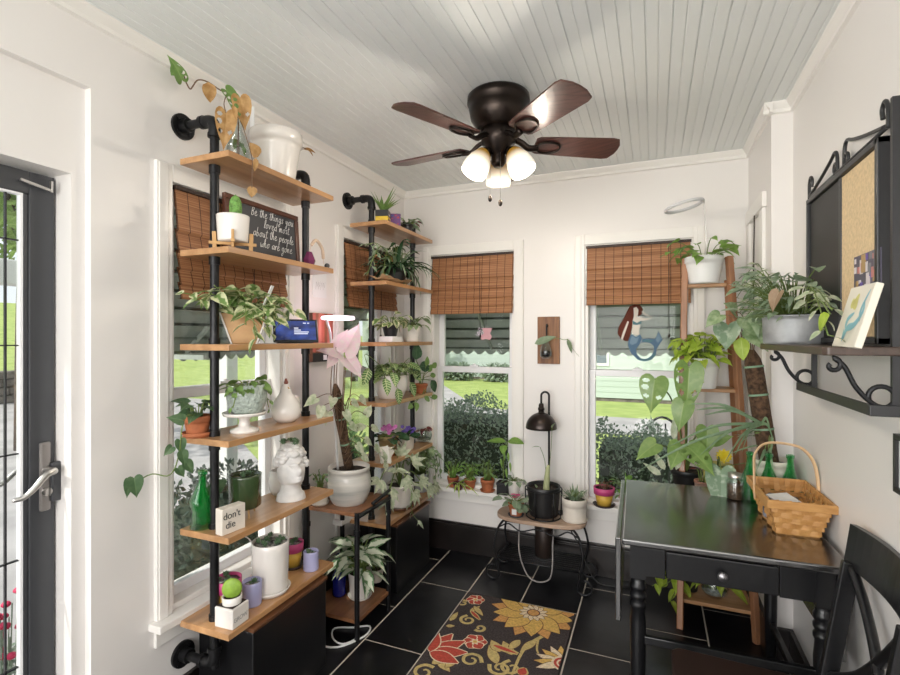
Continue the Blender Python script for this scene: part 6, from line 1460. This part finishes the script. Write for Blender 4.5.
for u, v, y, d, l, w, sh, up in ((655, 379, 2.5, (-.15, -.2, -1), .165, .135, 'monstera', (-.2, -1, .2)), (689, 367, 2.5, (-.05, -.15, -1), .235, .13, 'monstera', (.1, -1, .1)), (684, 402, 2.48, (-.2, -.2, -1), .14, .10, 'heart', (-.2, -1, .2)), (707, 428, 2.5, (.0, -.2, -1), .125, .10, 'heart', (.1, -1, .2)), (656, 444, 2.48, (-.7, -.3, -.5), .12, .10, 'heart', (-.2, -.8, .8)), (688, 447, 2.45, (.6, -.5, -.5), .16, .12, 'monstera', (.1, -.8, .9)), (681, 445, 2.48, (-.3, -.5, -.6), .13, .10, 'heart', (0, -.8, .7)), (698, 455, 2.5, (.3, -.4, -.2), .11, .08, 'heart', (0, -.8, .8)), (712, 440, 2.55, (.6, -.1, .2), .09, .07, 'heart', (0, -1, .4))):
    b = loc(r, u, v, y=y); p.leaf(b, d, l, w, sh, stem=[V((0, 0, .1)), V((b.x * .4, b.y * .25, max(.2, b.z * .75)))], sr=.004, up=up, curl=.3, fold=.15)
p.done()
p = Plant(r, G['pale'], m_stem, 68, 'narrow_leaves')
for u, v, d, l in ((672, 470, (-.1, -.1, 1), .13), (665, 470, (-.5, -.2, .9), .11), (676, 470, (.2, -.2, 1), .12), (661, 475, (-.7, -.2, .5), .10), (674, 440, (0, 0, 1), .12)): p.leaf(loc(r, u, v, y=2.6), d, l, .032, 'lance', up=(0, -1, .3), curl=.3)
p.done()
r = thing('yellow_bloom', 'yellow-green pot with a yellow blossom and one big silvery hanging leaf', 'potted plant', (.285, 2.69, .65))
pot(r, .066, .055, .165, mat('chartreuse_glaze', (.55, .48, .16), .35), .004, .02, n=30)
m = MB(); c = loc(r, 724, 456, y=2.56)
for k in range(3):
    for j in range(12): a = j * PI / 6 + k * .3; m.leaf(c + V((0, -.005 * k, 0)), (math.cos(a), -.25 - .2 * k, math.sin(a) * .75), .036 - .008 * k, .016, 'obov', nl=3, up=(0, -1, 0))
m.build('blossom', leafmat('yellow_petal', (.80, .62, .02), (.85, .75, .1), 'plain', .3), r)
p = Plant(r, G['splash'], m_stem, 69); p.S.tube(smooth([V((0, 0, .16)), V((0, -.06, .2)), c]), .003, 6)
b = loc(r, 721, 470, y=2.42); p.leaf(b, (-.05, -.42, -.85), .19, .125, 'heart', stem=[V((0, 0, .16)), V((-.01, -.12, .23))], sr=.0035, up=(-.1, -1, .5), curl=.25, fold=.15)
p.leaf(loc(r, 745, 463, y=2.6), (.6, -.3, .1), .07, .04, 'ovate', stem=[V((0, 0, .15))]); p.done()
r = thing('striped_pot', 'small terracotta striped pot between the dark pot and yellow-green pot', 'pot', (.222, 2.67, .65))
pot(r, .04, .032, .085, mat('striped_clay', (.45, .2, .13), .6, col2=(.65, .5, .42), scale=3, stretch=(.2, .2, 14)), .002, .01)
p = Plant(r, G['wine'], m_stem, 70); p.stems(7, .08, (.01, .03), (.03, .07), .035, .014, 'lance'); p.done()
r = thing('glass_bowl', 'clear glass bowl with leafy cutting on the ladder\'s lowest board', 'potted plant', (.28, 2.78, .14))
MB().lathe([(0, 0), (.035, 0), (.058, .022), (.064, .05), (.056, .08), (.05, .088), (.048, .087), (.054, .079), (.061, .05), (.055, .023), (0, .005)], 28).build('bowl', m_clear, r)
MB().lathe([(0, .006), (.045, .016), (.056, .03), (0, .034)], 24).build('pebbles', mat('grey_pebbles', (.35, .36, .36), .6, var=.5, scale=70), r)
p = Plant(r, G['lime'], m_stem, 71); p.stems(9, .03, (.05, .1), (.03, .08), .08, .045, 'heart', down=.6); p.done()
r = thing('lime_cutting', 'lime green trailing plant in black pot at the ladder\'s lower left', 'potted plant', (.172, 2.80, .14))
pot(r, .04, .034, .07, m_bplast, .003, .015)
p = Plant(r, G['lime'], m_stem, 72); p.stems(10, .06, (.03, .1), (.03, .1), .08, .055, 'heart', az=(2.2, 4.2))
for u, v in ((655, 577), (662, 588), (671, 600), (652, 586)): t = loc(r, u, v, y=2.70); p.vine([(-.02, -.02, .07), t.lerp(V((0, 0, .12)), .5), t], .045, .08, .055, 'heart', start=.03)
p.done()
# ------------------------------------------------------------------ on the memo shelf
r = thing('zinc_pot', 'round grey zinc planter of mixed foliage on the wrought iron shelf', 'potted plant', (.462, 2.09, 1.40))
pot(r, .098, .094, .10, mat('aged_zinc', (.44, .45, .46), .5, metal=.35, var=.35, scale=12), .002, .006, n=24, wall=.004)
p = Plant(r, G['silver'], m_stem, 73); p.stems(40, .09, (.04, .17), (.03, .18), .075, .05, 'ovate', br=.06, down=.2); p.done()
p = Plant(r, G['grey'], m_stem, 74, 'fine_foliage'); p.stems(170, .09, (.05, .18), (.0, .16), .04, .014, 'lance', br=.07, az=(1.4, 4.6), sr=.001); p.done()
p = Plant(r, G['pale'], m_stem, 75, 'trailing_vines')
for u, v, x in ((735, 300, .40), (728, 295, .42), (740, 312, .42), (745, 318, .41), (828, 335, .40), (832, 310, .43), (750, 290, .42), (742, 285, .44)):
    t = loc(r, u, v, x=x); p.vine([V((0, t.y * .25, .1)), V((t.x * .6, t.y * .6, max(.17, t.z + .06))), t], .03, .05, .025, 'lance' if u < 800 else 'ovate', start=.06, hang=.4)
p.done()
p = Plant(r, G['lime'], m_stem, 76, 'lime_leaf'); p.leaf(loc(r, 830, 314, x=.40), (-.3, .6, -.5), .075, .045, 'ovate', stem=[V((-.03, -.03, .1)), loc(r, 815, 300, x=.41)], sr=.002, up=(-1, -.3, .3)); p.done()
p = Plant(r, leafmat('bronze_leaf', (.36, .24, .15), (.5, .38, .26), 'plain', .3), m_stem, 77, 'bronze_leaf'); p.leaf(loc(r, 779, 292, x=.38), (-.3, .0, -.6), .07, .06, 'heart', stem=[V((-.03, 0, .1))], up=(-1, -.6, .3)); p.done()
# small canvas leaning on the memo board
a, b = at(832, 343, x=.43), at(859, 344, x=.43)
r = thing('seaside_canvas', 'small pale canvas with loose blue and yellow swirls leaning on the memo shelf', 'picture', (.428, (a.y + b.y) / 2 + .01, 1.40)); r.rotation_euler = (0, .27, 0)
m = MB(); W, H = (a.y - b.y) * .85, .155; m.box(0, .016, -W / 2, W / 2, 0.0, H, mi=0); m.build('canvas', mat('cream_canvas', (.74, .70, .60), .8), r, bevel=.002)
m = MB(); w_ = MB()
def st_(pts, wd, mi):
    P = smooth([(-.0006, y * W / 2, z * H) for y, z in pts], 4); n = len(P); vs = []
    for i, p_ in enumerate(P):
        t = (P[min(i + 1, n - 1)] - P[max(i - 1, 0)]).normalized(); s = V((0, -t.z, t.y)) * wd * math.sin(PI * (i + .6) / (n + .2)); vs += [p_ + s, p_ - s]
    m.add(vs, [(2 * i, 2 * i + 1, 2 * i + 3, 2 * i + 2) for i in range(n - 1)], mi=mi)
st_([(-.6, .75), (-.75, .55), (-.4, .35), (.1, .3), (.2, .12), (.35, .3)], .010, 0); st_([(-.8, .9), (-.55, .6), (-.75, .4)], .006, 0); st_([(-.1, .55), (.3, .45), (.25, .3)], .008, 0); st_([(.0, .86), (.1, .72), (-.1, .62)], .014, 1); st_([(.4, .8), (.3, .7), (.1, .75)], .012, 1)
m.build('paint_strokes', [mat('aqua_paint', (.24, .48, .56), .6), mat('soft_yellow_paint', (.66, .62, .22), .6)], r)
r = thing('pinned_prints', 'colourful photo prints pinned to the cork board above the small canvas', 'picture', (XR - .0275, 1.655, 1.535)); q = random.Random(12)
m = MB(); m.box(0, .002, -.095, .085, 0, .115, mi=0)
cols = [mat('print_' + n, c, .4) for n, c in (('dusk', (.10, .09, .13)), ('violet', (.16, .10, .38)), ('rose', (.55, .22, .2)), ('pearl', (.68, .62, .64)), ('ochre', (.42, .28, .12)), ('grey', (.2, .2, .22)))]
for i in range(34):
    y, z = q.uniform(-.09, .07), q.uniform(.004, .1); s = q.uniform(.01, .03); z1_ = min(.113, z + s * q.uniform(.6, 1.8)); m.box(-.0004 - i * .00003, 0, y, min(.084, y + s), z, z1_, mi=3 if z < .04 and i % 2 else 1 + i % 5)
m.build('print', cols, r)
r = thing('framed_print', 'small black framed print low on the right wall', 'picture', (XR, 1.45, 1.05))
m = MB(); m.box(-.018, 0, -.07, -.06, 0, .14).box(-.018, 0, .06, .07, 0, .14).box(-.018, 0, -.06, .06, 0, .012).box(-.018, 0, -.06, .06, .128, .14); m.build('frame', m_blk, r); MB().box(-.01, 0, -.06, .06, .012, .128).build('paper', m_wplast, r)
m = MB().tube(smooth([(XJ - .02, 2.80, 2.02), (XJ - .022, 2.805, 1.8), (XJ - .024, 2.80, 1.56)]), .003, 6); o = m.build('blind_cord', m_dark); tag(o, 'dark blind cord hanging on the return wall right of the ladder', 'cord')
PINK_LAMP = PINK
# ------------------------------------------------------------------ light, sky and camera
w = bpy.data.worlds.new('World'); SC.world = w; w.use_nodes = True; nt = w.node_tree
bg = nt.nodes['Background']; sky = nt.nodes.new('ShaderNodeTexSky'); sky.sky_type = 'HOSEK_WILKIE'; sky.turbidity = 4
sd = V((-.25, -.62, .75)).normalized(); sky.sun_direction = sd; sky.ground_albedo = .3
mx = nt.nodes.new('ShaderNodeMix'); mx.data_type = 'RGBA'; mx.inputs['Factor'].default_value = .6; mx.inputs['B'].default_value = (.95, .97, 1, 1)
nt.links.new(sky.outputs[0], mx.inputs['A']); nt.links.new(mx.outputs['Result'], bg.inputs[0]); bg.inputs[1].default_value = 1.45
def lamp(name, kind, loc, energy, col, size=None, size_y=None, tgt=None, rad=None):
    l = bpy.data.lights.new(name, kind); l.energy = energy; l.color = col
    if kind == 'AREA': l.shape = 'RECTANGLE'; l.size = size; l.size_y = size_y or size
    if rad is not None: l.shadow_soft_size = rad
    o = bpy.data.objects.new(name, l); COL.objects.link(o); o.location = loc
    if tgt is not None: o.rotation_euler = (V(tgt) - V(loc)).to_track_quat('-Z', 'Y').to_euler()
    return o
s = lamp('sun', 'SUN', (0, 0, 10), 3.6, (1, .95, .86)); s.data.angle = .02; s.rotation_euler = sd.to_track_quat('Z', 'Y').to_euler()
# unseen fill lamps added behind the camera, and the fan's three lamps
lamp('added_rear_fill', 'AREA', (-.53, YF + .05, 1.48), 66, (1, .975, .95), 1.8, 1.4, (-.53, 3, 1.75))  # added fill for the whole room, out of view
lamp('added_side_fill', 'AREA', (XL - .02, -.9, 1.35), 30, (.97, .985, 1), 1.0, 1.3, (1, -.2, 1.3))  # unseen side fill, added to brighten the right wall
for p in FAN_LAMPS: lamp('fan_lamp', 'POINT', p, 4.5, (1, .9, .76), rad=.03)
lamp('grow_lamp', 'POINT', PINK_LAMP, .7, (1, .7, .88), rad=.05)
cam = bpy.data.cameras.new('camera'); co = bpy.data.objects.new('camera', cam); COL.objects.link(co)
cam.sensor_width = 36; cam.lens = CF / 900 * 36; cam.clip_start = .02; cam.shift_y = 1.0 / 900
co.location = (0, 0, CH); co.rotation_euler = (PI / 2, 0, CY); SC.camera = co
vs = SC.view_settings; vs.view_transform = 'Standard'; vs.look = 'None'; vs.gamma = 1; vs.use_curve_mapping = False; vs.exposure = 0.2
SC.cycles.max_bounces = 10; SC.cycles.diffuse_bounces = 5; SC.cycles.transparent_max_bounces = 24; SC.cycles.use_denoising = True
